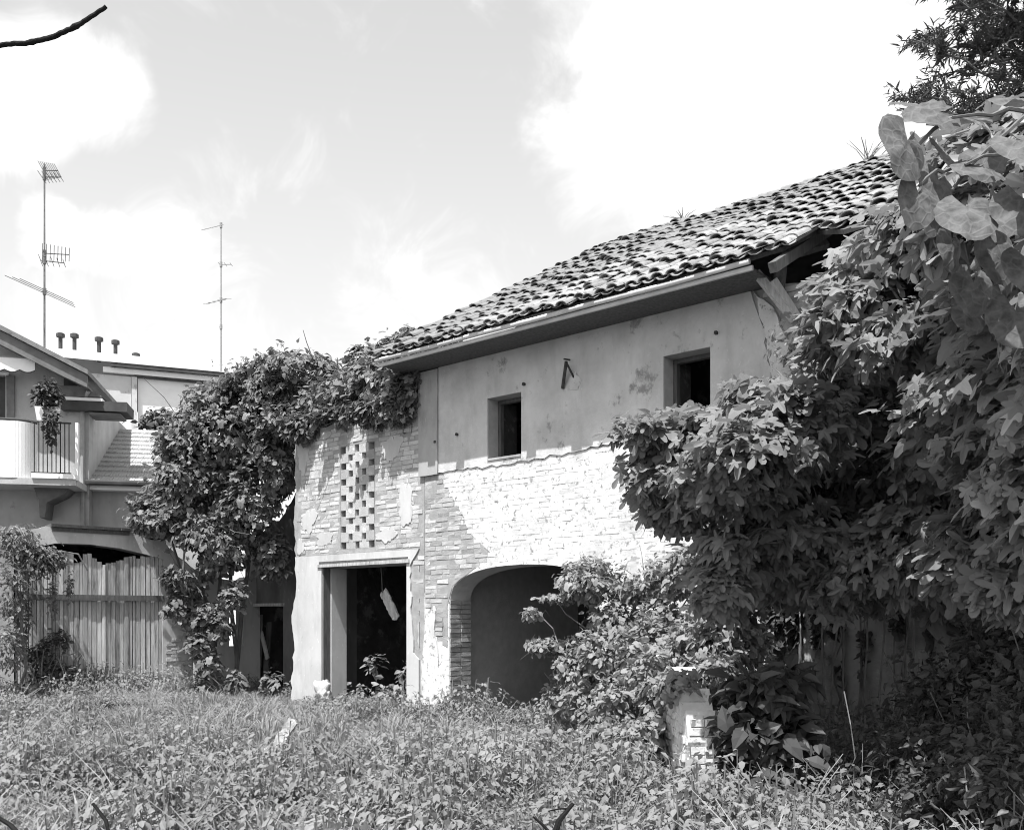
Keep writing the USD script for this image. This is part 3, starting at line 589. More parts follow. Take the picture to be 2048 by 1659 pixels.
for k in range(18):
    a0, b0 = X(bounds[k], .03), X(bounds[k + 1], .03); mid = a0 + (b0 - a0) * R.uniform(.4, .6)
    for a, b in ((a0, mid), (mid, b0)):
        ztop = ZZ(bounds[k], tops[k], .03) + R.uniform(-.05, .03); zb = gzb + R.uniform(-.04, .04); yy = .03 + R.uniform(-.01, .01)
        obj(gate, 'plank', MB().box(a + .006, b - .006, yy, yy + .026, zb, ztop, jit=.006).out(), M['wood_old'])
obj(gate, 'rail', MB().box(X(34, .03), X(326, .03), -.03, .018, ZZ(190, 1200), ZZ(190, 1189), jit=.006).out(), M['wood_dark'])
obj(gate, 'rail', MB().box(X(70, .03), X(326, .03), .08, .12, ZZ(190, 1300), ZZ(190, 1285), jit=.006).out(), M['wood_dark'])
for px in (31, 327): obj(gate, 'post', MB().box(X(px, .03) - .05, X(px, .03) + .04, .10, .30, .0, ZZ(px, 1130), jit=.01).out(), M['wood_dark'])
for nm, lb, spots, per, sz, tm, mm in (('doorway_plant', 'leafy weeds growing just inside the dark doorway', [H.world(u, t, z) for u, t, z in ((-1.75, .25, .25), (-1.3, .3, .15), (-.9, .2, .3), (-.5, .25, .4), (-.45, .3, .65), (-1.5, .45, .75))], 60, .10, [OV], 'shrub'),
        ('gate_bramble', 'dark bramble tangle with arching canes against the lower left of the gate', [C.world(X(p), -.2, z) for p, z in ((75, .5), (105, .6), (85, 1.0), (125, .45), (110, 1.15), (150, .4), (60, .9))], 150, .075, [OV], 'shade_leaf')):
    o_ = np.array([spots[0][0], spots[0][1], 0]); t = thing(nm, lb, 'plant' if nm[0] == 'd' else 'bramble', o_)
    P, rot, S = blob_leaves([(q, (.22, .14, .22), 1) for q in spots], per, sz, np.random.default_rng(len(nm)), gap=.42, gapf=4, shell=.1, droop=.6)
    foliage(t, tm, P, rot, S, M[mm], M[mm], 0)
    st = MB()
    for q in spots:
        st.tube(twig((q - o_) * [1, 1, 0], q - o_, .0, 6, .04), .008, 4)
        if nm[0] == 'g': st.tube(twig((q - o_) * [1, 1, 0], (q - o_) * [1, 1, 0] + [R.uniform(-.6, .7), -.25, R.uniform(.1, .6)], .7, 9, .04), .010, 4)
    obj(t, 'stem', st.out(), M['stem'])
# ------------------------------------------------------------------ the shed between wall and annex
shed = H.thing('ruined_shed', 'low dark shed under the creeper, with an old doorway and leaning boards', 'shed')
s0 = -6.2
o1, o2 = H.solve(496, 1.0)[0], H.solve(566, 1.0)[0]
sw = Polygon([(s0, -.3)] + jag([(s0, 3.1), (-5, 3.6), (-4.2, 4.4), (-3.02, 4.6)], .12, .03, 41) + [(-3.02, -.3)]).buffer(0).difference(sbox(o1, -.2, o2, H.xz(530, 1212, 1.0)[1]))
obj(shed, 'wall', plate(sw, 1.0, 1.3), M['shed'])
obj(shed, 'door_frame', MB().box(o1 - .06, o1 + .05, .94, 1.1, 0, H.xz(530, 1212, 1.)[1]).box(o1 - .06, o2 + .05, .93, 1.1, H.xz(530, 1212, 1.)[1], H.xz(530, 1206, 1.)[1]).out(), M['wood_old'])
zt = H.xz(530, 1215, 1.)[1]
obj(shed, 'board', MB().bar((o1 + .18, 1.08, .05), (o1 + .02, 1.25, zt - .15), .26, .03, up=(0, 1, 0)).out(), M['wood_old'])
obj(shed, 'board', MB().bar((o1 + .45, 1.1, .0), (o1 + .33, 1.3, zt - .3), .16, .03, up=(0, 1, 0)).out(), M['wood_dark'])
obj(shed, 'board', MB().bar((o1 + .62, 1.06, .7), (o1 + .30, 1.12, 1.25), .1, .03, up=(0, 1, 0)).out(), M['wood_pale'])
obj(shed, 'roof', MB().box(s0, AL - .2, 1.31, 4.0, 3.02, 3.1).out(), M['wood_dark'])
obj(shed, 'inner_wall', MB().box(s0, AL - .06, 3.4, 3.5, 0, 3.3).box(AL - .18, AL - .07, 1.31, 3.4, 0, 3.3).box(s0 - .5, s0 - .4, 1.25, 3.5, -.1, 3.3).box(s0 - .45, s0, 1.28, 1.34, -.1, 3.2).out(), M['inside'])

# ================================================================== NEIGHBOURS ON THE LEFT
N = Frame(-9.35, 21.0, 12.0)
nb = N.thing('neighbour_house', 'rendered neighbour house with a deep eave, an awning and a balcony', 'house')
def nx(px, c=0.0): return N.solve(px, c)[0]
def nz(px, py, c=0.0): return N.xz(px, py, c)[1]
xa, xb = nx(-160), nx(178)
gt = lambda px, py, c: N.xz(px, py, c)
r0, r1 = gt(0, 650, -.7), gt(172, 738, -.7); sl = (r1[1] - r0[1]) / (r1[0] - r0[0])
rl = lambda x: r0[1] + sl * (x - r0[0])
obj(nb, 'wall', plate(Polygon([(xa, -.2), (xb, -.2), (xb, rl(xb) - .28), (xa, rl(xa) - .28)]).difference(sbox(nx(-40), nz(0, 838), nx(12), nz(5, 750))), 0, .3), M['house_wall'])
obj(nb, 'wall', MB().box(xb - .3, xb, .31, 6, -.2, rl(xb) - .35).out(), M['house_wall'], label='right-hand side wall')
rx = r1[0] + .05
obj(nb, 'roof', plate(Polygon([(xa, rl(xa)), (rx, rl(rx)), (rx, rl(rx) - .10), (xa, rl(xa) - .10)]), -.78, 3.6), M['tile_rest'])
obj(nb, 'eave_board', plate(Polygon([(xa, rl(xa) - .105), (rx - .03, rl(rx) - .105), (rx - .03, rl(rx) - .36), (rx - .5, rl(rx - .5) - .40), (xa, rl(xa) - .40)]), -.70, -.62), M['house_fascia'])
obj(nb, 'soffit', plate(Polygon([(xa, rl(xa) - .30), (rx - .04, rl(rx) - .30), (rx - .04, rl(rx) - .34), (xa, rl(xa) - .34)]), -.615, -.005), M['house_fascia'])
w = tag(UsdGeom.Xform.Define(stage, numbered(str(nb.GetPath()), 'window')).GetPrim())
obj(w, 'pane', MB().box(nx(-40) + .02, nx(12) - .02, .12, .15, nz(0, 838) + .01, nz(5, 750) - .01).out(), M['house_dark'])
obj(w, 'frame', MB().box(nx(12) + .003, nx(12) + .06, -.03, .1, nz(0, 838), nz(5, 750)).box(nx(-40), nx(12) + .06, -.03, .1, nz(5, 750) + .003, nz(5, 750) + .06).out(), M['house_white'])
aw = MB(); ax0, ax1 = nx(-80, -.55), nx(70, -.55); zt, zb = nz(30, 716, -.55), nz(30, 738, -.55)
n = 40; xs_ = np.linspace(ax0, ax1, n); zs = zb - .05 * np.abs(np.sin((xs_ - ax1) * math.pi / .30))
aw.add(np.vstack([np.column_stack([xs_, np.full(n, -.55), zs]), np.column_stack([xs_, np.full(n, -.55), np.full(n, zt)]), np.column_stack([xs_, np.full(n, -.002), np.full(n, zt + .18)])]),
       [[k, k + 1, n + k + 1, n + k] for k in range(n - 1)] + [[n + k, n + k + 1, 2 * n + k + 1, 2 * n + k] for k in range(n - 1)])
obj(nb, 'awning', aw.out(), M['house_white'])
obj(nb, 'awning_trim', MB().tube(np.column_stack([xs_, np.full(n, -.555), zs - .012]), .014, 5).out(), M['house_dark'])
# balcony: rounded white parapet, railing corner with a planter, slab and corbel
c = -1.1; bx0, bx1, bx2 = nx(-120, c), nx(62, c), nx(152, c); z0b, z1b, zsl = nz(40, 955, c), nz(40, 842, c), nz(40, 968, c)
obj(nb, 'balcony_slab', MB().box(bx0, bx2, c - .02, -.003, zsl, z0b).out(), M['house_wall'])
pv = []
for k in range(11):
    a = k / 10 * math.pi / 2; pv.append((bx1 - .35 + .35 * math.sin(a), c + .35 - .35 * math.cos(a)))
pv = [(bx0, c)] + pv; mb = MB()
for (a, b) in zip(pv[:-1], pv[1:]): mb.bar((a[0], a[1], (z0b + z1b) / 2), (b[0], b[1], (z0b + z1b) / 2), .07, z1b - z0b)
obj(nb, 'parapet', mb.out(), M['house_white'])
obj(nb, 'parapet_cap', MB().tube([(x, y, z1b + .03) for x, y in pv], .035, 6).out(), M['house_dark'])
rail = MB()
for k in range(9):
    x = bx1 + .06 + k * (bx2 - bx1 - .2) / 8; rail.bar((x, c + .02, z0b), (x, c + .02, z1b - .02), .018, .018)
rail.bar((bx1, c + .02, z1b), (bx2 - .1, c + .02, z1b), .04, .03).bar((bx1, c + .02, z0b + .12), (bx2 - .1, c + .02, z0b + .12), .03, .03)
obj(nb, 'railing', rail.out(), M['iron'])
obj(nb, 'balcony_post', MB().box(nx(150, c), nx(156, c), c, c + .12, z0b - .02, z1b + .02).out(), M['house_white'])
obj(nb, 'balcony_edge', MB().box(bx1 + .02, bx2, c - .06, c + .05, z0b - .0, z0b + .1).out(), M['house_white'])
cb = Polygon([(nx(70, -.5), zsl - .003), (nx(140, -.5), zsl - .003), (nx(128, -.5), nz(128, 990, -.5)), (nx(96, -.5), nz(96, 1005, -.5)), (nx(92, -.5), nz(92, 1035, -.5)), (nx(82, -.5), nz(82, 1035, -.5)), (nx(80, -.5), nz(80, 1000, -.5))]).buffer(0)
obj(nb, 'corbel', plate(cb, -.6, -.004), M['house_fascia'])
obj(nb, 'downpipe', MB().tube([(xb - .12, -.06, .2), (xb - .12, -.06, rl(xb) - .7), (xb + .05, -.3, rl(xb) - .42)], .045, 8).out(), M['gutter'])
obj(nb, 'shutter', MB().box(nx(14), nx(30), -.05, -.012, nz(20, 836), nz(20, 752), jit=.004).out(), M['house_fascia'])
obj(nb, 'side_door', MB().box(nx(128), nx(155), -.03, -.004, nz(140, 790), nz(140, 745)).out(), M['house_dark'])
# flat canopy and its little tiled roof
c2 = -.25; k0, k1 = nx(122, c2), nx(254, c2)
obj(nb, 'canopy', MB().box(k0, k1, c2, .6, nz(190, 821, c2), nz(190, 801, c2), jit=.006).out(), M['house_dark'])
obj(nb, 'canopy_edge', MB().box(k0, nx(205, c2), c2 - .03, .5, nz(160, 801, c2) + .003, nz(160, 795, c2)).out(), M['house_white'])
obj(nb, 'canopy_rail', MB().box(nx(176, c2), nx(240, c2), c2 + .05, .5, nz(210, 828, c2), nz(210, 824, c2)).out(), M['house_fascia'])
lr = Polygon([(nx(115, c2), nz(115, 794, c2)), (nx(108, c2), nz(108, 770, c2)), (nx(165, c2), nz(165, 772, c2)), (nx(205, c2), nz(205, 793, c2))])
obj(nb, 'small_roof', plate(lr, c2, .5), M['house_fascia'])
# planter and its plant
pc = N.thing('planter', 'white trough planter hung on the balcony railing under a dark plant', 'planter')
px0, px1 = nx(72, c - .15), nx(118, c - .15); zp0, zp1 = nz(95, 842, c - .15), nz(95, 815, c - .15)
tr = MB(); tr.add(np.array([[px0 + .04, c - .24, zp0], [px1 - .04, c - .24, zp0], [px1 - .04, c - .06, zp0], [px0 + .04, c - .06, zp0], [px0, c - .27, zp1], [px1, c - .27, zp1], [px1, c - .03, zp1], [px0, c - .03, zp1]]), [[0, 1, 5, 4], [1, 2, 6, 5], [2, 3, 7, 6], [3, 0, 4, 7], [3, 2, 1, 0], [4, 5, 6, 7]])
obj(pc, 'trough', tr.out(), M['house_white'])
obj(pc, 'hook', MB().bar((px0 + .1, c - .03, zp1 - .02), (px0 + .1, c + .05, zp1 + .03), .02, .02).out(), M['iron'])
pp = N.world((px0 + px1) / 2, c - .15, zp1)
plant = thing('balcony_plant', 'dark flowering plant standing in the white balcony planter', 'plant', pp)
P, rot, S = blob_leaves([(pp + [0, 0, .26], (.30, .22, .34), 1), (pp + [.12, -.1, -.35], (.16, .12, .5), .45)], 260, .10, np.random.default_rng(51), gap=.3, gapf=5, shell=.2)
foliage(plant, [OV], P, rot, S, M['dark_leaf'], M['dark_leaf'], 0)
obj(plant, 'stem', MB().tube(twig((0, 0, -.1), (.02, 0, .4)), .02, 5).tube(twig((0, 0, -.05), (.14, -.1, -.7), .25), .012, 5).out(), M['stem'])
# the lower house with the pale tiled roof
L = Frame(-9.50, 21.35, 12.0)
lh = L.thing('low_house', 'low rear house with a pale tiled roof above the gate', 'house')
lx = lambda px, c=0.: L.solve(px, c)[0]
lz = lambda px, py, c=0.: L.xz(px, py, c)[1]
la, lb = lx(180), lx(430); ze = lz(230, 968)
obj(lh, 'wall', MB().box(la, lb, 0, .3, -.2, ze - .05).out(), M['house_wall'])
obj(lh, 'gutter', MB().tube([(la, -.40, ze - .02), (lb, -.40, ze - .02)], .07, 8).out(), M['house_dark'])
obj(lh, 'cornice', MB().box(la, lb, -.32, -.003, ze - .17, ze - .08).out(), M['house_white'])
zr = lz(300, 862, 3.2); mb = MB(); rows = 12; cols = 46
for i in range(rows):
    y0_, y1_ = -.35 + i * 3.5 / rows, -.35 + (i + 1.15) * 3.5 / rows
    za, zb_ = ze + (zr - ze) * i / rows, ze + (zr - ze) * (i + 1.15) / rows
    for j in range(cols):
        x0 = la + (lb - la) * j / cols + .02 * (i % 2); x1 = x0 + (lb - la) / cols - .008; t = .045 + R.uniform(-.008, .012)
        mb.add(np.array([[x0, y0_, za + t], [x1, y0_, za + t], [x1, y1_, zb_ + .004], [x0, y1_, zb_ + .004], [x0, y0_, za], [x1, y0_, za], [x1, y1_, zb_ - .03], [x0, y1_, zb_ - .03]]), [[0, 1, 2, 3], [0, 4, 5, 1], [4, 7, 6, 5], [0, 3, 7, 4], [1, 5, 6, 2]])
obj(lh, 'roof_tiles', mb.out(), M['roof_pale'], kind='stuff')
obj(lh, 'roof', MB().add(np.array([[la, -.3, ze - .04], [lb, -.3, ze - .04], [lb, 3.3, zr - .02], [la, 3.3, zr - .02], [la, 6.6, ze], [lb, 6.6, ze]]), [[0, 1, 2, 3], [3, 2, 5, 4]]).out(), M['house_fascia'])
# the long building in the distance
D = Frame(-17.4, 40.0, 22.0)
fb = D.thing('long_building', 'long pale building behind, its low roof set with vent pipes', 'building')
dx = lambda px, c=0.: D.solve(px, c)[0]
dz = lambda px, py, c=0.: D.xz(px, py, c)[1]
da, db, dm = dx(60), dx(720), dx(272)
zcorn = dz(272, 754)
obj(fb, 'wall', MB().box(dx(60), dx(262), 0, .4, -.2, zcorn).out(), M['far_wall'])
obj(fb, 'white_wall', MB().box(dx(276), db, .12, .5, -.2, zcorn - .02).box(dx(170), dx(262), -.05, -.003, -.2, dz(220, 838)).out(), M['house_white'])
obj(fb, 'pillar', MB().box(dx(263), dx(274), -.06, .5, -.2, zcorn - .003).out(), M['far_wall'])
obj(fb, 'beam', MB().box(dx(270), db, -.08, .12, zcorn + .002, zcorn + .08).out(), M['house_dark'])
obj(fb, 'cornice', MB().box(dx(206), db, -.14, .4, zcorn + .083, zcorn + .30).out(), M['house_white'])
zg = zcorn + .31
obj(fb, 'gutter', MB().box(dx(222), db, -.30, -.10, zg, zg + .16).out(), M['house_dark'])
zrg = dz(300, 714, 4.0)
obj(fb, 'roof', MB().add(np.array([[da, -.32, zg + .18], [db, -.32, zg + .18], [db, 4, zrg], [da, 4, zrg], [da, -.32, zg + .165], [db, -.32, zg + .165], [db, 9, zg], [da, 9, zg]]), [[0, 1, 2, 3], [0, 4, 5, 1], [3, 2, 6, 7]]).out(), M['far_roof'])
for px, py, hh in ((121, 672, .62), (149, 673, .5), (198, 680, .62), (231, 686, .72), (272, 712, .0)):
    x = dx(px, 4.); zt = dz(px, py, 4.)
    v = MB().tube([(x, 4, zt - 1.0), (x, 4, zt - .08)], .09, 8).tube([(x, 4, zt - .08), (x, 4, zt - .04), (x, 4, zt + .10), (x, 4, zt + .15)], [.1, .19, .19, .1], 8)
    obj(fb, 'vent_pipe', v.out(), M['house_dark'])
# dark shrub behind the low house
hp = at(322, 846, 31.0)
hs = thing('dark_shrub', 'dark clipped shrub showing over the pale tiled roof', 'shrub', (hp[0], hp[1], 0))
P, rot, S = blob_leaves([(hp, (.75, .6, .45), 1), (hp - [0, 0, 1.2], (.7, .6, .9), .8)], 420, .16, np.random.default_rng(52), gap=.2, shell=.3)
foliage(hs, [OV], P, rot, S, M['dark_leaf'], M['dark_leaf'], 0)
obj(hs, 'stem', MB().tube(twig((0, 0, -.1), (0, 0, hp[2])), .08, 6).out(), M['bark'])
# television aerials
def aerial(label, base, top, arms, m, rad):
    t = thing('television_aerial', label, 'aerial', base)
    h = np.array(top) - base; obj(t, 'mast', MB().tube([(0, 0, 0), h * .5, h], [rad * 1.4, rad * 1.2, rad]).out(), m)
    for (fz, ang, half, back, nel, ln, tilt, slope) in arms:
        mb = MB(); c = h * fz; d = np.array([math.cos(ang), math.sin(ang), slope]); d /= np.linalg.norm(d); e = np.cross(d, (0, 0, 1)) * math.cos(tilt) + np.array([0, 0, 1]) * math.sin(tilt); e /= np.linalg.norm(e)
        mb.tube([c - d * back, c + d * half], rad * .7, 5)
        for k in range(nel):
            q = c - d * back + d * (half + back) * k / max(1, nel - 1); l = ln * (1 - .35 * k / max(1, nel)); mb.tube([q - e * l, q + e * l], rad * .45, 4)
        mb.tube([c - [0, 0, .09], c + [0, 0, .09]], rad * 2.2, 6); obj(t, 'boom', mb.out(), m)
b = at(89, 700, 26.0)
aerial('tall thin aerial mast with dense antennas at top and middle and long dipoles below', b, at(89, 328, 26.0), [(.965, -.55, .62, .06, 9, .26, .9, -.25), (.93, -.2, .5, .08, 6, .2, .5, -.1), (.52, .5, .62, .05, 8, .26, 1.1, .12), (.48, .2, .5, .1, 5, .22, .4, -.05), (.315, -.3, .10, .10, 3, 1.25, 0.02, 0)], M['antenna'], .022)
b = at(442, 742, 34.0)
aerial('second fainter aerial mast, bare but for small booms, above the creeper', b, at(442, 446, 34.0), [(.985, 2.9, .75, .05, 3, .12, .5, -.12), (.72, -.3, .42, .05, 3, .12, .4, -.1), (.48, 2.6, .75, .3, 5, .22, .3, 0), (.30, 0, .05, .05, 1, .06, 0, 0)], M['antenna_far'], .022)

# ================================================================== THE CREEPER
vc = at(450, 930, 18.6)
vine = thing('creeper', 'big leafy creeper heaped over the shed and along the annex top', 'creeper', (vc[0], vc[1], 0))
hl = lambda u, t, z: H.world(u, t, z)
blobs = [(at(450, 880, 18.6), (1.15, 1.1, 1.0), 1.5), (at(385, 985, 18.3), (.85, .9, .8), 1.1), (at(325, 1030, 18.0), (.6, .7, .42), .7), (at(530, 790, 18.5), (1.0, 1.0, .62), 1.1), (at(450, 815, 18.9), (.7, .8, .5), .7), (at(590, 765, 18.0), (.9, .9, .55), 1.1), (at(560, 850, 17.8), (.5, .6, .45), .5), (at(380, 880, 18.6), (.6, .7, .5), .6),
         (at(430, 1090, 18.0), (.7, .7, .6), .7), (at(500, 1000, 18.0), (.6, .5, .8), .7), (at(370, 1150, 17.9), (.4, .4, .5), .45), (at(410, 1235, 17.9), (.4, .3, .35), .25), (at(545, 1110, 18.2), (.35, .3, .5), .25), (at(548, 930, 17.9), (.42, .5, .7), .6),
         (hl(-2.9, .5, 5.25), (.75, .75, .55), .9), (hl(-2.2, .5, 5.35), (.8, .75, .55), 1), (hl(-1.4, .5, 5.45), (.8, .75, .55), 1), (hl(-.7, .4, 5.45), (.75, .65, .5), .9), (hl(-.1, .1, 5.25), (.42, .35, .45), .45), (hl(-.25, -.12, 5.02), (.45, .2, .35), .4),
         (hl(-2.1, .9, 6.1), (.55, .5, .42), .38), (hl(-1.5, 1.2, 6.4), (.4, .4, .35), .24), (hl(-.8, 1.2, 6.2), (.6, .4, .36), .3), (hl(-2.7, -.06, 4.92), (.6, .16, .26), .35), (hl(-1.8, -.06, 4.98), (.6, .14, .2), .25), (hl(-.8, -.08, 4.98), (.7, .16, .26), .35)]
P, rot, S = blob_leaves(blobs, 2000, .098, np.random.default_rng(61), gap=.40, gapf=1.9, shell=.55, up=.75, droop=.9, sizevar=.32)
lu = H.ax(); keep = ~((((P[:, :2] - H.o) @ lu[0] > -3.12) & ((P[:, :2] - H.o) @ lu[1] > -.02) & ((P[:, :2] - H.o) @ lu[1] < .5) & (P[:, 2] < 4.85)))
foliage(vine, VINES + [OVB, OVN], P[keep], rot[keep], S[keep], M['vine'], M['vine_single'], 300)
st = MB(); v0 = np.array([vc[0], vc[1], 0])
for q in range(5): st.tube(twig((q * .12 - .25, (q % 2) * .2, -.05), np.array(blobs[q][0]) - v0, .1, 8, .06), np.linspace(.05, .02, 8), 5)
for (c, r_, w_) in blobs:
    c = np.array(c)
    for k in range(6):
        st.tube(twig(c - v0 + R.normal(size=3) * .2 * np.array(r_), c - v0 + R.normal(size=3) * .6 * np.array(r_), .05, 5, .05), np.linspace(.014, .005, 5), 4)
obj(vine, 'stem', st.out(), M['bark'])
# hanging tails and sprigs
tails = [at(px, py, 17.6) for px, py in ((350, 1210), (395, 1290), (440, 1250), (470, 1190), (420, 1330), (400, 1380), (470, 1370), (545, 1370))]
tp = thing('wall_creeper', 'sparse creeper trailing down the courtyard wall beside the shed doorway', 'creeper', (tails[0][0], tails[0][1], 0))
P, rot, S = blob_leaves([(t, (.25, .2, .32), 1) for t in tails], 130, .085, np.random.default_rng(62), gap=.42, gapf=3, shell=.1, droop=1)
foliage(tp, VINES, P, rot, S, M['vine'], M['vine_single'], 0)
obj(tp, 'stem', MB().tube(twig(tails[0] * [0, 0, 0] + [0, 0, 3.0], (.5, .3, .1), .2, 8), .02, 5).out(), M['stem'])
# plant tumbling over the left end of the gate
gp = at(40, 1110, 16.4)
gv = thing('hanging_shrub', 'grassy shrub tumbling over the left end of the plank gate', 'shrub', (gp[0], gp[1], 0))
bl = [(at(30, 1080, 16.5), (.45, .4, .3), 1), (at(75, 1120, 16.6), (.4, .3, .35), 1), (at(20, 1180, 16.2), (.3, .3, .6), .9), (at(15, 1290, 16.0), (.28, .3, .5), .8)]
P, rot, S = blob_leaves(bl + [(at(46, 1240, 16.5), (.14, .12, .6), .35), (at(104, 1190, 16.9), (.08, .08, .5), .16), (at(140, 1170, 17.1), (.06, .06, .4), .1), (at(100, 1120, 16.7), (.35, .15, .2), .4)], 480, .075, np.random.default_rng(63), gap=.36, gapf=3, shell=.2, droop=1.2)
foliage(gv, [OV, OVN], P, rot, S, M['vine'], M['vine_single'], 0)
obj(gv, 'stem', MB().tube(twig((0, 0, 0), (.1, .1, 2.6), .0, 7, .08), .03, 5).tube(twig((.1, .1, 2.5), (.9, .6, 2.4), .3, 6), .015, 5).out(), M['stem'])

# ================================================================== THE FIG TREE
ft = np.array([4.0, 7.3, 0.0])
fig = thing('fig_tree', 'large fig tree with broad lobed leaves overhanging the right of the courtyard', 'fig tree', ft)
A = at
fblobs = [(A(1385, 912, 9.3), (.60, .6, .27), 1.0), (A(1300, 870, 9.1), (.36, .4, .16), .35), (A(1290, 960, 9.2), (.30, .4, .22), .4), (A(1450, 960, 8.8), (.62, .7, .34), 1.1), (A(1350, 1010, 9.4), (.30, .4, .24), .45), (A(1560, 850, 8.6), (.75, .8, .42), 1.4), 
          (A(1640, 940, 8.2), (.75, .8, .36), 1.3), (A(1700, 790, 8.4), (.85, .8, .48), 1.6), (A(1790, 900, 7.6), (.8, .8, .38), 1.4), (A(1860, 760, 7.6), (.9, .8, .5), 1.6),
          (A(1950, 900, 6.8), (.8, .8, .40), 1.3), (A(1990, 700, 6.6), (.75, .8, .5), 1.4), (A(1900, 600, 7.4), (.7, .7, .4), 1.1), (A(2020, 540, 6.0), (.45, .5, .35), .7),
          (A(1960, 1060, 6.2), (.40, .4, .24), .5), (A(2040, 1010, 5.6), (.42, .5, .4), .7), (A(1930, 1130, 5.9), (.22, .25, .20), .22), (A(2030, 1170, 5.6), (.25, .25, .22), .25),
          (A(2200, 820, 5.4), (1.0, 1.0, .6), 1.8), (A(2350, 640, 4.6), (1.0, .9, .6), 1.7), (A(2220, 980, 5.2), (.8, .8, .4), 1.1), (A(2150, 600, 5.2), (.7, .8, .5), 1.3), (A(2250, 420, 4.2), (.6, .6, .45), 1.0),
          ((2.7, 8.9, 3.6), (1.1, .7, .35), 1.3), ((1.9, 9.2, 3.35), (.8, .5, .28), .9), ((3.9, 8.2, 3.8), (.9, .8, .5), 1.3), ((4.2, 6.4, 3.9), (1.2, 1.1, .5), 1.8), ((3.4, 5.6, 4.3), (.7, .7, .4), .9),
          (A(1650, 1060, 8.4), (.6, .5, .22), .6), (A(1500, 1080, 9.0), (.5, .5, .22), .5), (A(1680, 1170, 8.0), (.25, .3, .3), .22), (A(1780, 1020, 8.0), (.7, .5, .25), .6), (A(1440, 1180, 9.0), (.3, .3, .3), .25)]
fb2 = []
for c_, r_, w_ in fblobs:
    c_ = np.array(c_, float); px_c = CX + F * c_[0] / c_[1]
    if px_c < 1620 and c_[1] > 8:                                   # the low left limbs reach out into the yard
        k_ = 7.6 / 9.2; c_ = np.array([c_[0] * k_, c_[1] * k_, EYE + (c_[2] - EYE) * k_]); r_ = tuple(np.array(r_) * k_)
    fb2.append((c_, r_, w_))
fblobs = fb2 + [(A(1985, 330, 5.0), (.30, .35, .22), .45), (A(1985, 430, 4.8), (.42, .45, .3), .7), (A(1900, 500, 5.4), (.45, .45, .25), .6), (A(1830, 480, 6.2), (.4, .4, .2), .4), (A(2060, 330, 5.0), (.35, .4, .25), .5), (A(1760, 560, 7.0), (.45, .5, .25), .5), ((3.7, 9.2, 3.9), (.9, .5, .45), 1.3), ((3.0, 9.3, 3.5), (.8, .5, .4), 1.2), ((4.5, 8.7, 4.1), (.9, .6, .5), 1.4), ((4.0, 8.6, 2.6), (.8, .5, .5), 1.0), ((3.2, 9.0, 2.3), (.7, .45, .45), .9), ((2.5, 9.3, 2.5), (.6, .45, .4), .8), ((4.6, 7.9, 2.7), (.7, .6, .5), .9),
          ((2.5, 6.2, 3.55), (.7, .6, .35), 1.0), ((3.2, 6.6, 3.9), (.9, .8, .4), 1.2), ((1.75, 6.8, 2.75), (.5, .5, .25), .6), (A(1560, 1060, 7.6), (.6, .6, .3), .8), (A(1480, 1130, 7.8), (.4, .4, .25), .45), (A(1800, 1120, 7.4), (.7, .5, .3), .7), (A(1900, 1060, 7.2), (.7, .6, .35), .8), (A(1600, 1140, 8.8), (.6, .4, .35), .8), (A(1720, 1150, 8.8), (.6, .4, .35), .8), (A(1850, 1130, 8.2), (.6, .4, .4), .9), (A(1980, 1150, 7.6), (.6, .4, .4), .9), (A(1650, 1030, 9.3), (.8, .3, .4), .9), (A(1900, 990, 8.6), (.8, .4, .4), .9)]
P, rot, S = blob_leaves(fblobs, 1300, .098, np.random.default_rng(71), gap=.40, gapf=2.2, shell=.3, up=.8, droop=.6, sizevar=.42)
# the big near leaves at the top right, against sky and roof
near = [((1815, 262), 3.6, .30, (-.45, .1, -.75), (.5, -.75, .25)), ((1900, 225), 3.7, .24, (-.6, .2, -.3), (.1, -.8, .55)), ((1838, 372), 3.6, .22, (-.25, 0, -.95), (.35, -.85, .2)), ((1925, 400), 3.6, .27, (.1, 0, -1), (-.1, -.75, .5)), ((1975, 335), 3.7, .24, (-.55, .2, -.7), (.2, -.6, .7)),
        ((1960, 240), 3.8, .26, (-.3, .3, .1), (.1, -.45, .85)), ((2020, 275), 3.5, .28, (.3, -.2, -.5), (.0, -.7, .7)), ((2040, 380), 3.5, .27, (.2, .0, -.9), (-.3, -.8, .4)), ((2030, 200), 3.9, .25, (.2, .5, .1), (0, -.5, .85)), ((1905, 470), 3.8, .20, (-.3, 0, -.9), (.5, -.7, .1)),
        ((1985, 470), 3.7, .25, (.2, 0, -1), (.3, -.85, .2)), ((2045, 500), 3.6, .24, (.3, .1, -.9), (-.1, -.9, .3)), ((1945, 545), 3.9, .24, (-.1, 0, -1), (.2, -.9, .2)), ((2025, 600), 3.8, .26, (.1, 0, -1), (-.2, -.85, .3)), ((1880, 300), 3.8, .20, (-.4, 0, -.6), (.5, -.4, .5)), ((2060, 310), 3.4, .28, (.4, 0, -.5), (0, -.6, .7)), ((1880, 350), 4.0, .20, (-.5, 0, -.8), (.3, -.8, .3)), ((1955, 300), 4.1, .22, (.3, 0, -.9), (-.3, -.8, .4)), ((1860, 415), 4.0, .17, (-.2, 0, -1), (.4, -.8, .2)), ((1840, 215), 3.9, .16, (-.8, .1, -.1), (.2, -.6, .7)), ((2000, 420), 4.0, .22, (-.4, 0, -.9), (.2, -.8, .4)), ((1930, 610), 4.2, .18, (.2, 0, -1), (.1, -.9, .3)), ((1985, 560), 4.1, .2, (-.3, 0, -.9), (.3, -.8, .3))]
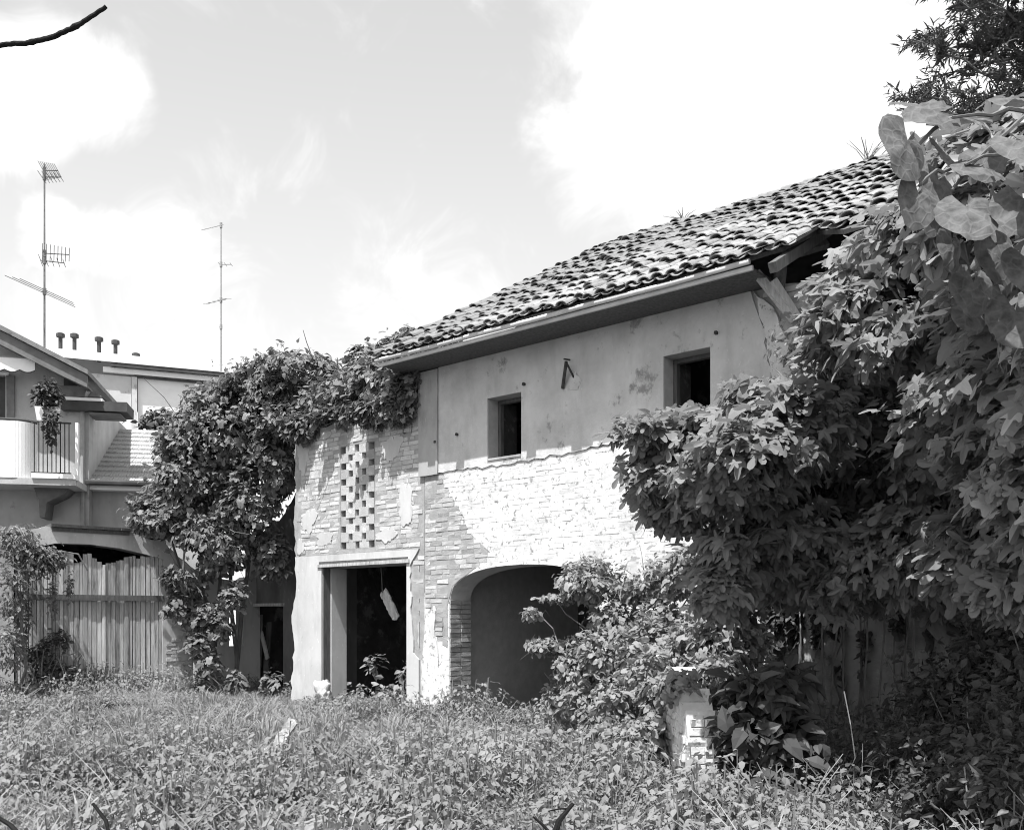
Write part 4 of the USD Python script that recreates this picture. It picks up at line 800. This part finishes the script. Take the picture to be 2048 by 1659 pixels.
nP = np.array([A(*a, b) for a, b, *_ in near]); nS = np.array([c * .80 for _, _, c, *_ in near]); nT = np.array([d for *_, d, _ in near], float); nN = np.array([e for *_, e in near], float)
pxl, pyl = CX + F * P[:, 0] / P[:, 1], HY - F * (P[:, 2] - EYE) / P[:, 1]
ok = ~((pxl > 1280) & (pxl < 1450) & (pyl < 815)) & ~((pxl < 1600) & (pyl < 760)) & (P[:, 1] > 2.4) & (((P[:, :2] - H.o) @ H.ax()[1]) < -.06)
for i in range(len(nP)):
    obj(fig, 'leaf', place(BROAD[i % 3], nP[i:i + 1] - ft, frames(nN[i:i + 1], nT[i:i + 1]), nS[i:i + 1]), M['fig_near'], True, label='broad near leaf against the roof and sky')
foliage(fig, FIGS, P[ok], rot[ok], S[ok], M['fig'], M['fig_single'], 284)
hub = [np.array([3.8, 7.6, 1.1]) - ft, np.array([4.1, 7.2, 1.3]) - ft, np.array([4.2, 6.7, 1.2]) - ft]
tr = MB()
for h, tops in zip(hub, ((2.7, 8.6, 2.6), (3.5, 7.2, 3.0), (4.2, 6.0, 2.8))):
    tr.tube(np.vstack([twig([h[0] * .5, h[1] * .5, -.1], h, 0, 4, .03), twig(h, np.array(tops) - ft, .1, 5, .06)[1:]]), np.linspace(.13, .06, 8), 9)
obj(fig, 'trunk', tr.out(), M['bark'], 50)
br = MB(); ends = [np.array(t) - ft for t in ((2.7, 8.6, 2.6), (3.5, 7.2, 3.0), (4.2, 6.0, 2.8))]
for (c, r_, w_) in fblobs:
    c = np.array(c) - ft; e = ends[int(np.argmin([np.linalg.norm(c - q) for q in ends]))]
    br.tube(twig(e, c, .12, 8, .06), np.linspace(.035, .012, 8), 6)
    for k in range(8): br.tube(twig(c + R.normal(size=3) * .15 * np.array(r_), c + np.clip(R.normal(size=3), -1.1, 1.1) * .6 * np.array(r_), .04, 5, .03), np.linspace(.012, .005, 5), 4)
for a, b in (((1905, 380), (2090, 200)), ((1838, 372), (1930, 330)), ((1815, 320), (1905, 235)), ((1905, 235), (2100, 230)), ((1930, 330), (2090, 300))):
    br.tube(twig(A(*a, 3.65) - ft, A(*b, 3.7) - ft, .02, 6, .008), np.linspace(.006, .010, 6), 5)
br.tube(twig(A(2090, 230, 3.7) - ft, ends[2], .3, 9, .05), np.linspace(.012, .04, 9), 6)
obj(fig, 'branch', br.out(), M['bark'], 50)

# the finer climber on the bare brick right of the eave
cp = H.world(7.4, -.15, 0)
cl = thing('wall_climber', 'fine-leaved climber spreading over the bare brick wall under the broken eave', 'climber', cp)
wb = [(H.world(u, -.16, z), (.55, .16, .42), w) for u, z, w in ((6.8, 4.0, .9), (7.3, 4.5, 1), (7.9, 4.2, 1), (8.5, 4.6, 1), (9.1, 4.3, .9), (7.0, 3.3, .8), (7.8, 3.5, .8), (6.45, 3.5, .5), (8.7, 3.7, .8), (9.6, 4.9, .8), (8.1, 5.0, .6), (7.5, 5.1, .5), (8.6, 5.3, .6), (9.2, 5.4, .6), (6.75, 4.6, .35))]
P, rot, S = blob_leaves(wb, 700, .070, np.random.default_rng(72), gap=.40, gapf=2.4, shell=.2, up=.6, droop=.8)
P = P[:]; tl = (P[:, :2] - H.o) @ H.ax()[1]; kk = tl < -.05
foliage(cl, [OV] + VINES, P[kk], rot[kk], S[kk], M['shrub'], M['shrub'], 0)
st = MB()
for (c, r_, w_) in wb: st.tube(twig(((np.array(c) - cp)[0] * .8, (np.array(c) - cp)[1] * .8 , 0), np.array(c) - cp, .0, 8, .05), np.linspace(.014, .005, 8), 5)
obj(cl, 'stem', st.out(), M['stem'])

# ================================================================== THE SHRUB BEFORE THE ARCH
sp = A(1280, 1500, 11.2); sp[2] = 0
sh = thing('arch_shrub', 'tangled pale-leaved shrub growing in front of the arch', 'shrub', sp)
sb = [(A(1180, 1160, 11.4), (.42, .45, .26), .9), (A(1290, 1165, 11.2), (.45, .5, .30), 1.1), (A(1380, 1150, 10.8), (.42, .5, .34), 1.1), (A(1460, 1200, 10.2), (.40, .5, .45), 1.1), (A(1230, 1250, 11.3), (.34, .4, .42), .7), (A(1340, 1270, 10.9), (.42, .45, .5), 1.1), (A(1430, 1330, 10.4), (.36, .45, .55), .95),
      (A(1110, 1195, 11.7), (.28, .3, .03), .42), (A(1075, 1225, 11.8), (.2, .2, .08), .2), (A(1090, 1290, 11.7), (.24, .25, .10), .28), (A(1140, 1330, 11.6), (.22, .3, .40), .35), (A(1110, 1390, 11.8), (.16, .2, .3), .2), (A(1400, 1120, 10.6), (.35, .4, .2), .6), (A(1310, 1400, 10.6), (.5, .4, .35), .7), (A(1220, 1430, 10.8), (.4, .4, .25), .45), (A(1440, 1440, 9.8), (.35, .4, .4), .7), (A(1180, 1400, 11.0), (.35, .3, .3), .5), (A(1290, 1330, 11.0), (.4, .35, .4), .7), (A(1370, 1470, 9.6), (.4, .35, .2), .5), (A(1480, 1280, 9.8), (.3, .35, .45), .6), (A(1200, 1310, 10.9), (.32, .35, .35), .6), (A(1290, 1300, 10.4), (.35, .35, .4), .7), (A(1385, 1310, 9.8), (.35, .35, .4), .7), (A(1240, 1400, 10.0), (.32, .35, .3), .55), (A(1335, 1405, 9.4), (.35, .35, .32), .6), (A(1420, 1350, 9.2), (.3, .3, .25), .5), (A(1300, 1470, 9.0), (.35, .35, .2), .5), (A(1220, 1470, 9.4), (.3, .3, .16), .35), (A(1430, 1250, 9.6), (.35, .35, .4), .7), ((1.50, 8.7, .95), (.22, .35, .16), .4), ((1.42, 9.6, 1.0), (.25, .4, .35), .5)]
P, rot, S = blob_leaves(sb, 1000, .062, np.random.default_rng(73), gap=.42, gapf=2.4, shell=.25, up=.7, droop=.7, sizevar=.35)
kk = (P[:, :2] - H.o) @ H.ax()[1] < -.05
foliage(sh, [OV, OVN] + VINES[:1], P[kk], rot[kk], S[kk], M['shrub'], M['shrub'], 0)
st = MB()
for (c, r_, w_) in sb:
    st.tube(twig((R.normal() * .35, R.normal() * .3, -.05), np.array(c) - sp, .1, 8, .06), np.linspace(.018, .006, 8), 5)
    for k in range(4): st.tube(twig(np.array(c) - sp, np.array(c) - sp + R.normal(size=3) * .7 * np.array(r_), .03, 4, .02), np.linspace(.007, .003, 4), 4)
obj(sh, 'stem', st.out(), M['stem'])
# the dark broad-leaved plant in the shade
dp = A(1520, 1600, 7.3); dp[2] = 0
dk = thing('dark_plant', 'dark broad-leaved plant standing in the shade beside the broken garden wall', 'plant', dp)
db_ = [(A(1520, 1390, 7.4), (.32, .3, .18), .6), (A(1490, 1480, 7.3), (.22, .3, .28), .7), (A(1560, 1490, 7.3), (.30, .3, .3), .8), (A(1520, 1570, 7.2), (.30, .3, .2), .7), (A(1575, 1350, 7.6), (.18, .2, .12), .25)]
P, rot, S = blob_leaves(db_, 200, .15, np.random.default_rng(74), gap=.38, gapf=3, shell=.2, up=.6, droop=.3)
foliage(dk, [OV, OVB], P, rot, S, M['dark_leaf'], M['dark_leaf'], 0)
st = MB()
for (c, r_, w_) in db_: st.tube(twig((R.normal() * .1, R.normal() * .1, -.05), np.array(c) - dp, .05, 6, .03), np.linspace(.016, .007, 6), 5)
obj(dk, 'stem', st.out(), M['stem'])
# taller dim growth at the foot of the wall on the right
for i, (pts, per, lab) in enumerate((
        ([(1640, 1570, 8.2), (1720, 1580, 7.8), (1800, 1520, 8.0), (1830, 1440, 8.4), (1700, 1600, 7.0), (1600, 1610, 7.4)], 300, 'dim tufty undergrowth below the fig, nearest the dark plant'),
        ([(1880, 1400, 7.6), (1960, 1340, 7.2), (2040, 1380, 6.8), (1840, 1520, 7.0), (1940, 1480, 6.6), (2040, 1500, 6.2), (1990, 1590, 5.8), (1880, 1600, 6.2), (2060, 1260, 7.0)], 520, 'tall dim undergrowth below the fig at the right border'))):
    b0 = A(pts[0][0], 1400, pts[0][2]); b0[2] = 0
    t = thing('undergrowth', lab, 'undergrowth', b0)
    bb = [(A(*p), (.38, .34, .36), 1) for p in pts]
    P, rot, S = blob_leaves(bb, per, .062, np.random.default_rng(80 + i), gap=.40, gapf=3.0, shell=.05, up=.5, droop=.3, sizevar=.45)
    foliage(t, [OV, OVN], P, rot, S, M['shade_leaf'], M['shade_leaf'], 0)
    st = MB()
    for (c, r_, w_) in bb:
        for k in range(5): st.tube(twig((np.array(c) - b0) * [1, 1, 0] + R.normal(size=3) * [.15, .15, 0], np.array(c) - b0 + R.normal(size=3) * [.25, .2, .3], 0, 6, .04), .005, 4)
    obj(t, 'stem', st.out(), M['stem'])
iv = H.world(8.0, -.1, 0)
ivy = thing('wall_ivy', 'dark ivy matted over the shaded foot of the wall behind the fig', 'ivy', iv)
ib_ = [(H.world(u, -.12, z), (.55, .10, .42), w) for u, z, w in ((6.5, 2.6, .8), (7.0, 2.2, .6), (7.7, 2.6, .6), (8.4, 2.3, .6), (9.0, 1.7, .9), (9.6, 2.2, 1), (8.9, 2.7, 1), (9.3, .9, .7), (6.35, 1.5, .5), (6.3, .7, .5), (10.1, 1.3, .8), (7.2, 3.0, 1), (8.0, 3.1, 1))]
ib_ += [(H.world(u, -.10, z), (.07, .07, h), .22) for u, z, h in ((6.7, 1.9, .8), (6.95, 1.5, .6), (7.25, 1.7, .8), (7.6, 1.6, .7), (7.95, 1.8, .7), (8.3, 1.5, .6), (8.75, 1.6, .9))]
P, rot, S = blob_leaves(ib_, 560, .075, np.random.default_rng(86), gap=.40, gapf=2.6, shell=.1, up=.4, droop=.9, sizevar=.4)
kk = (P[:, :2] - H.o) @ H.ax()[1] < -.05
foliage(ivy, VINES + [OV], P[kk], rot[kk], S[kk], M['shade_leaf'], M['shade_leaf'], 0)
st = MB()
for (c, r_, w_) in ib_: st.tube(twig(((np.array(c) - iv)[0], (np.array(c) - iv)[1], 0), np.array(c) - iv, 0, 8, .03), np.linspace(.016, .006, 8), 5)
obj(ivy, 'stem', st.out(), M['stem'])

# ================================================================== TREE BEHIND THE HOUSE
tb = np.array([11.2, 19.5, 0.0])
tree = thing('tall_tree', 'dark feathery tree rising behind the roof at the top right', 'tree', tb)
th = 19.0
tk = twig((0, 0, -.2), (.3, .2, th), 0, 12, .08); obj(tree, 'trunk', MB().tube(tk, np.linspace(.30, .05, 12), 9).out(), M['bark'], 50)
br, LP, LT = MB(), [], []
rt = np.random.default_rng(91)
for k in range(120):
    z = 9.8 + 9.0 * (k + rt.random()) / 120; ang = k * 2.4 + rt.normal() * .3; ln = (3.2 - .10 * (z - 9.6)) * rt.uniform(.7, 1.1)
    a = np.array([.3 * z / th, .2 * z / th, z]); d = np.array([math.cos(ang), math.sin(ang), rt.uniform(.05, .45)])
    p = twig(a, a + d * ln, -.10, 9, .05, rt); br.tube(p, np.linspace(.05, .008, 9), 5)
    for m_ in range(24):
        q = p[int(rt.integers(2, 9))]; e = d * .6 + rt.normal(size=3) * .6; e[2] += .15; e /= np.linalg.norm(e); l = rt.uniform(.25, .6)
        tw = twig(q, q + e * l, 0, 4, .02, rt); br.tube(tw, [.010, .008, .006, .003], 3, cap=False)
        for s_ in np.linspace(.15, 1, 9):
            c = q + e * l * s_
            for _ in range(2): LP.append(c + rt.normal(size=3) * .02); LT.append(e * .6 + rt.normal(size=3) * .75)
obj(tree, 'branch', br.out(), M['bark'])
LP, LT = np.array(LP), np.array(LT)
rot = frames(rt.normal(size=LP.shape) * .5 + [0, 0, .7], LT)
v, f = place((OV[0] * [.34, 1.15, 1], OV[1]), LP, rot, rt.uniform(.12, .24, len(LP)))
obj(tree, 'crown', (v, f), M['conifer'], kind='stuff')

# ================================================================== LOOSE THINGS
hb = H.xz(785, 1210, .42); CLEAR = []
def onground(px, py, r):
    """the point of the ground seen just under this pixel; weeds are kept off the line of sight"""
    Yd = (EYE - r) * F / (py - HY)
    for _ in range(4): Yd = (EYE - r - float(gz((px - CX) / F * Yd, Yd))) * F / (py - HY)
    p = A(px, py, Yd); CLEAR.append(p); return p
def lump(c, r, seed, amp=.35, sub=3):
    m = trimesh.creation.icosphere(sub, 1.0); v = np.array(m.vertices); d = 1 + amp * (meshkit.fbm(v * 1.6 + seed, 4, seed) - .5) * 2
    return v * d[:, None] * np.asarray(r) + np.asarray(c), np.array(m.faces)
def lone(name, label, cat, mesh, m, smooth=40, group=None):
    v, f = mesh if isinstance(mesh, tuple) else mesh.out(); v = np.asarray(v); o = np.array([v[:, 0].mean(), v[:, 1].mean(), v[:, 2].min()])
    x = UsdGeom.Xform.Define
    p = usdkit.mesh(stage, numbered('/World', name), (v - o, f), m, smooth); UsdGeom.Xformable(p).AddTranslateOp().Set(tuple(map(float, o)))
    return tag(p.GetPrim(), label, cat, group)
G = Frame(1.60, 7.9, 88.5)
rw_ = G.thing('ruined_wall', 'low broken limewashed garden wall running back to the house under the arch shrub', 'wall')
gp_ = Polygon(jag([(0, -.1), (.02, .25), (-.03, .55), (.10, .80), (.32, .72), (.55, .95), (.9, .82), (1.3, 1.1), (1.8, 1.02), (2.4, 1.3), (3.0, 1.25), (3.5, 1.6), (4.25, 1.7), (4.25, -.1)], .09, .04, 77)).buffer(0)
obj(rw_, 'masonry', plate(gp_, -.14, .14), M['whitewash'])
mb = MB()
for b in courses(gp_.buffer(-.02), 0, 4.2, 0, 1.7, rng):
    if rng.random() < .9:
        for sgn in (1, -1):
            v_, f_ = brick_mesh(b, rng, -.022, .012, .010); v_ = v_ * [1, 1, 1]; v_[:, 1] = sgn * (.131 - v_[:, 1]); mb.add(v_, f_ if sgn > 0 else f_[:, ::-1])
obj(rw_, 'whitewashed_brickwork', mb.out(), M['whitewash'], kind='stuff')
mb = MB()
for z_ in np.arange(0, .72, .075):
    mb.box(-.03 + rng.uniform(-.015, .02), .02, -.135 + rng.uniform(0, .02), -.005, z_, z_ + .062, jit=.006).box(-.03 + rng.uniform(-.015, .02), .02, .005, .13 - rng.uniform(0, .02), z_, z_ + .062, jit=.006)
obj(rw_, 'end_brickwork', mb.out(), M['whitewash'], kind='stuff')
lone('stone', 'pale flat stone lying in the weeds below the arch shrub', 'stone', lump(onground(1112, 1512, .10), (.17, .13, .12), 5, .5), M['white_stone'])
for k, (px, py, Yd, r_, lab) in enumerate(((1345, 1468, 10.2, .10, 'pale stone under the arch shrub, the one nearest the leaning plank'), (1300, 1500, 9.6, .07, 'small pale stone just left of the end of the garden wall'), (1150, 1536, 8.6, .06, 'small pale stone right beside the flat stone'), (600, 1508, 10.2, .07, 'small pale stone near the foot of the slanting board'),
        (1590, 1590, 7.2, .09, 'pale stone in the dim growth right of the dark plant'), (868, 1422, 14.0, .10, 'small white stone at the foot of the white pier'))):
    lone('stone', lab, 'stone', lump(onground(px, py, r_ * .8), (r_ * 1.3, r_, r_ * .9), 30 + k, .6), M['white_stone'])
lone('sack', 'crumpled white sack slumped at the left foot of the doorway', 'sack', lump(H.world(-2.08, -.22, .27), (.15, .13, .22), 8, .7), M['white_stone'])
lone('stone', 'rounded grey stone half hidden at the left border of the gate', 'stone', lump(onground(68, 1350, .08), (.12, .1, .1), 9, .4), M['white_stone'])
lone('hanging_wire', 'thin dark wire from which the board in the doorway hangs', 'wire', MB().bar(H.world(hb[0] - .12, .30, hb[1] + .22), H.world(hb[0] - .18, .32, 2.44), .012, .012), M['wood_dark'], False)
def rough_bar(a, b, w, h, up, seed):
    v, f = MB().bar(a, b, w, h, up).out(); m = trimesh.Trimesh(v, f, process=True)
    for _ in range(4): m = m.subdivide()
    v = np.array(m.vertices); c = (np.array(a) + np.array(b)) / 2; d = (np.array(b) - a) / np.linalg.norm(np.array(b) - a); s_ = (v - c) @ d
    k = np.stack([v[:, 0] * 14, v[:, 1] * 14, v[:, 2] * 14], 1); n = np.stack([meshkit.fbm(k + 10 * q, 3, seed + q) - .5 for q in range(3)], 1)
    end = np.clip(np.abs(s_) / (np.linalg.norm(np.array(b) - a) / 2) - .8, 0, 1)
    return v + n * w * .35 + d * ((meshkit.noise(k * 2, seed) - .5) * end * w * 3.)[:, None], np.array(m.faces)
lone('plank', 'pale plank leaning upright inside the arch shrub', 'plank', rough_bar(A(1232, 1442, 10.4), A(1252, 1358, 10.6), .10, .05, up=(0, -1, 0), seed=60), M['wood_pale'], False)
lone('plank', 'pale slanting board stuck in the weeds left of the annex', 'plank', rough_bar(A(540, 1512, 10.3), A(586, 1440, 10.6), .11, .04, up=(0, -1, .3), seed=61), M['wood_old'], False)
lone('plank', 'short pale batten lying flat in the weeds near the slanting board', 'plank', rough_bar(A(500, 1508, 10.1), A(556, 1494, 10.2), .06, .04, (0, 0, 1), seed=62), M['wood_pale'], False)
lone('hanging_board', 'ragged board hanging askew inside the dark doorway', 'board', rough_bar(H.world(hb[0] - .10, .30, hb[1] + .24), H.world(hb[0] + .10, .42, hb[1] - .22), .17, .03, up=(-.6, -.75, 0), seed=63), M['wood_old'], False)
# forked dead sticks in the foreground, dead twig overhead
fk = MB().tube([A(1070, 1790, 4.55), A(1118, 1640, 4.6), A(1146, 1606, 4.65)], [.018, .015, .010], 7).tube([A(1107, 1672, 4.58), A(1085, 1648, 4.6), A(1066, 1632, 4.6)], [.010, .008, .005], 6).tube([A(1138, 1616, 4.63), A(1120, 1616, 4.63), A(1096, 1621, 4.6)], [.006, .005, .003], 6)
lone('dead_stick', 'black forked dead stick poking from the weeds at the bottom centre', 'stick', fk, M['charred'])
lone('dead_stick', 'short black dead stick at the bottom left border', 'stick', MB().tube([A(-10, 1630, 4.7), A(20, 1648, 4.7), A(60, 1690, 4.6)], [.010, .012, .012], 6), M['charred'])
lone('dead_stick', 'crooked dead stick lying among the weeds at the lower left', 'stick', MB().tube([A(186, 1606, 4.9), A(212, 1640, 4.85), A(226, 1700, 4.8)], [.008, .010, .006], 6), M['charred'])
tw = [A(-420, 20, 2.2), A(-160, 86, 2.1), A(-60, 93, 2.0), A(0, 90, 2.0), A(55, 86, 2.0), A(100, 76, 2.0), A(150, 54, 2.0), A(185, 32, 2.0), A(212, 14, 2.0)]
tw = np.array(tw); rr_ = np.interp(np.linspace(0, 8, 60), range(9), [.006, .0055, .005, .005, .005, .0052, .005, .0045, .0042]); tq = np.stack([np.interp(np.linspace(0, 8, 60), range(9), tw[:, q]) for q in range(3)], 1) + np.random.default_rng(3).normal(size=(60, 3)) * .0004; rr_[[31, 44, 45]] *= 1.25
tw, rad_ = tq, rr_
lone('bare_twig', 'single bare black twig curving in at the top left of the sky', 'twig', MB().tube(tw, rad_, 8), M['charred'])
# grass on the ridge
for px, py, lab in ((1735, 306, 'dry grass tuft rooted on the ridge near the fig leaves'), (1366, 445, 'tiny dry grass tuft on the middle of the ridge')):
    s = 1.0 if px > 1500 else .45
    u_, t_ = None, 5.0; e1, e2 = H.ax(); k = (px - CX) / F; o = H.o + 5.0 * e2; u_ = (k * o[1] - o[0]) / (e1[0] - k * e1[1]); b = H.world(u_, 5.0, 8.94)
    t = MB()
    for _ in range(14):
        d = np.array([R.normal() * .5, R.normal() * .3, R.uniform(.5, 1)]) * .5 * s; t.tube([b + R.normal(size=3) * .03, b + d * .6, b + d * [1.15, 1.15, .95]], [.010, .007, .003], 4)
    lone('grass_tuft', lab, 'grass', t, M['stem'])

# ================================================================== WEEDS OVER THE COURTYARD
wd = UsdGeom.PointInstancer.Define(stage, '/World/weeds'); tag(wd.GetPrim(), 'dense mixed weeds and ground ivy covering the whole courtyard', 'weeds', kind='stuff')
def weed_proto(k, r):
    if k == 5:                                                     # dry dead stalks
        mb = MB()
        for _ in range(14):
            a = r.random() * 6.28; d = np.array([math.cos(a), math.sin(a), 0]); b0 = d * r.uniform(0, .2); l = r.uniform(.25, .6); lean = r.uniform(.2, 1.1)
            mb.tube([b0, b0 + d * l * .3 * lean + [0, 0, l * .6], b0 + d * l * .7 * lean + [0, 0, l * .85]], [.0035, .003, .0015], 3, cap=False)
        return mb.out(), M['dry']
    if k == 6:                                                     # low dark mat of litter
        n = 70; a = r.random(n) * 6.28; rad = .3 * np.sqrt(r.random(n)); P = np.stack([rad * np.cos(a), rad * np.sin(a), r.random(n) * .07], 1)
        return place(OV, P, frames(r.normal(size=(n, 3)) * .6 + [0, 0, .8], r.normal(size=(n, 3))), .045 * np.exp(r.normal(size=n) * .4)), M['shade_leaf']
    if k in (3,):                                                  # grass tuft
        mb = MB()
        for _ in range(34):
            a = r.random() * 6.28; l = r.uniform(.14, .38); d = np.array([math.cos(a), math.sin(a), 0]); b0 = d * r.uniform(0, .12); w = np.array([-d[1], d[0], 0]) * .006
            p1 = b0 + d * l * .25 + [0, 0, l * .7]; p2 = b0 + d * l * .6 + [0, 0, l * .85]
            mb.add(np.array([b0 - w, b0 + w, p1 - w, p1 + w, p2]), [[0, 1, 3], [0, 3, 2], [2, 3, 4]])
        return mb.out(), M['blade']
    mb = MB(); n = (150, 130, 160, 0, 120)[k]; hmax = (.18, .30, .11, 0, .46)[k]; sz = (.032, .036, .027, 0, .036)[k]
    a = r.random(n) * 6.28; rad = .26 * np.sqrt(r.random(n)); z = hmax * (.25 + .75 * r.random(n)) * (1.1 - rad * 1.6)
    P = np.stack([rad * np.cos(a), rad * np.sin(a), z], 1)
    nr = np.stack([np.cos(a) * .5, np.sin(a) * .5, np.ones(n)], 1) + r.normal(size=(n, 3)) * .35
    tp = np.stack([np.cos(a), np.sin(a), -.2 * np.ones(n)], 1) + r.normal(size=(n, 3)) * .5
    mb.add(*place(OV if k != 2 else VINES[0], P, frames(nr, tp), sz * np.clip(np.exp(r.normal(size=n) * .45), .4, 1.7)))
    for i in range(0, n, 6): mb.tube([P[i] * [.3, .3, 0] - [0, 0, .05], P[i] * [.7, .7, .6], P[i]], .004, 3, cap=False)
    return mb.out(), M['weed']
protos = []
for k in range(7):
    me, mm = weed_proto(k, np.random.default_rng(100 + k))
    protos.append(usdkit.mesh(stage, f'/World/weeds/weed_{k:03d}' if k else '/World/weeds/weed', me, mm).GetPath())
rw = np.random.default_rng(5)
CLEAR += [A(1118, 1640, 4.6), A(1096, 1670, 4.6), A(1140, 1620, 4.6), A(20, 1648, 4.7), A(212, 1640, 4.85)]
n = 52000
Yd = 3.6 + 17.5 * rw.random(n) ** .9; k = rw.uniform(-.62, .62, n); px_, py_ = k * Yd, Yd
u_ = (px_ - H.o[0]) * H.ax()[0][0] + (py_ - H.o[1]) * H.ax()[0][1]; t_ = (px_ - H.o[0]) * H.ax()[1][0] + (py_ - H.o[1]) * H.ax()[1][1]
cx_ = (px_ - C.o[0]) * C.ax()[0][0] + (py_ - C.o[1]) * C.ax()[0][1]; cy_ = (px_ - C.o[0]) * C.ax()[1][0] + (py_ - C.o[1]) * C.ax()[1][1]
inside = (t_ > -.12) & (u_ > AL - .25) & ~((u_ > -2.2) & (u_ < -.3) & (t_ < .75) & (rw.random(n) < .8))
for c_ in CLEAR: inside |= (np.abs(px_ * c_[1] / np.maximum(py_, .1) - c_[0]) < .16) & (py_ < c_[1] + .1) & (py_ > c_[1] - 1.1)
ok = ~inside & ~(cy_ > -.12) & ~((t_ > .85) & (u_ <= AL - .25))
dens = -.1 + 1.7 * meshkit.fbm(np.stack([px_ * .5, py_ * .5, px_ * 0], 1), 3, 4); ok &= rw.random(n) < dens
px_, py_, u_, t_, cy_ = px_[ok], py_[ok], u_[ok], t_[ok], cy_[ok]; m_ = len(px_)
nz_ = meshkit.fbm(np.stack([px_ * .45, py_ * .45, px_ * 0 + 3], 1), 3, 8)
kind = np.where(nz_ > .56, rw.choice([1, 4, 1], m_), np.where(nz_ < .44, rw.choice([2, 0, 2, 0], m_), rw.choice([0, 1, 2, 0], m_)))
nearw = (t_ > -1.3) & (u_ > 6.4); kind = np.where(nearw & (rw.random(m_) < .6), rw.choice([4, 1], m_), kind)
bare = meshkit.fbm(np.stack([px_ * .8, py_ * .8, px_ * 0 + 9], 1), 4, 12); kind = np.where(bare < .43, rw.choice([6, 6, 6, 2, 2, 0, 6, 6], m_), kind); kind = np.where(rw.random(m_) < .022, 5, kind); kind = np.where(rw.random(m_) < .02, 3, kind)
edge_ = ((t_ > -.7) & (u_ > .3)) | ((cy_ > -.9) & (u_ < -4)) | ((t_ > -.4) & (u_ < -5))
kind = np.where(edge_ & (rw.random(m_) < .5), rw.choice([4, 1], m_), kind)
sc = np.clip(np.exp(rw.normal(size=m_) * .32), .5, 1.7) * np.where(edge_, 1.35, 1.0) * np.clip(np.interp(py_, [4, 9, 13, 20], [.8, .85, .7, .6]), 0, 1) * np.where((t_ > -.5) & (u_ < 0), .8, 1.0)
rz = rw.random(m_) * math.pi
pos = np.stack([px_, py_, gz(px_, py_) + .0], 1)
wd.CreatePrototypesRel().SetTargets(protos); wd.CreateProtoIndicesAttr(Vt.IntArray.FromNumpy(kind.astype(np.int32)))
wd.CreatePositionsAttr(Vt.Vec3fArray.FromNumpy(pos.astype(np.float32))); wd.CreateScalesAttr(Vt.Vec3fArray.FromNumpy(np.repeat(sc[:, None], 3, 1).astype(np.float32)))
wd.CreateOrientationsAttr(Vt.QuathArray([Gf.Quath(float(math.cos(a)), 0, 0, float(math.sin(a))) for a in rz]))
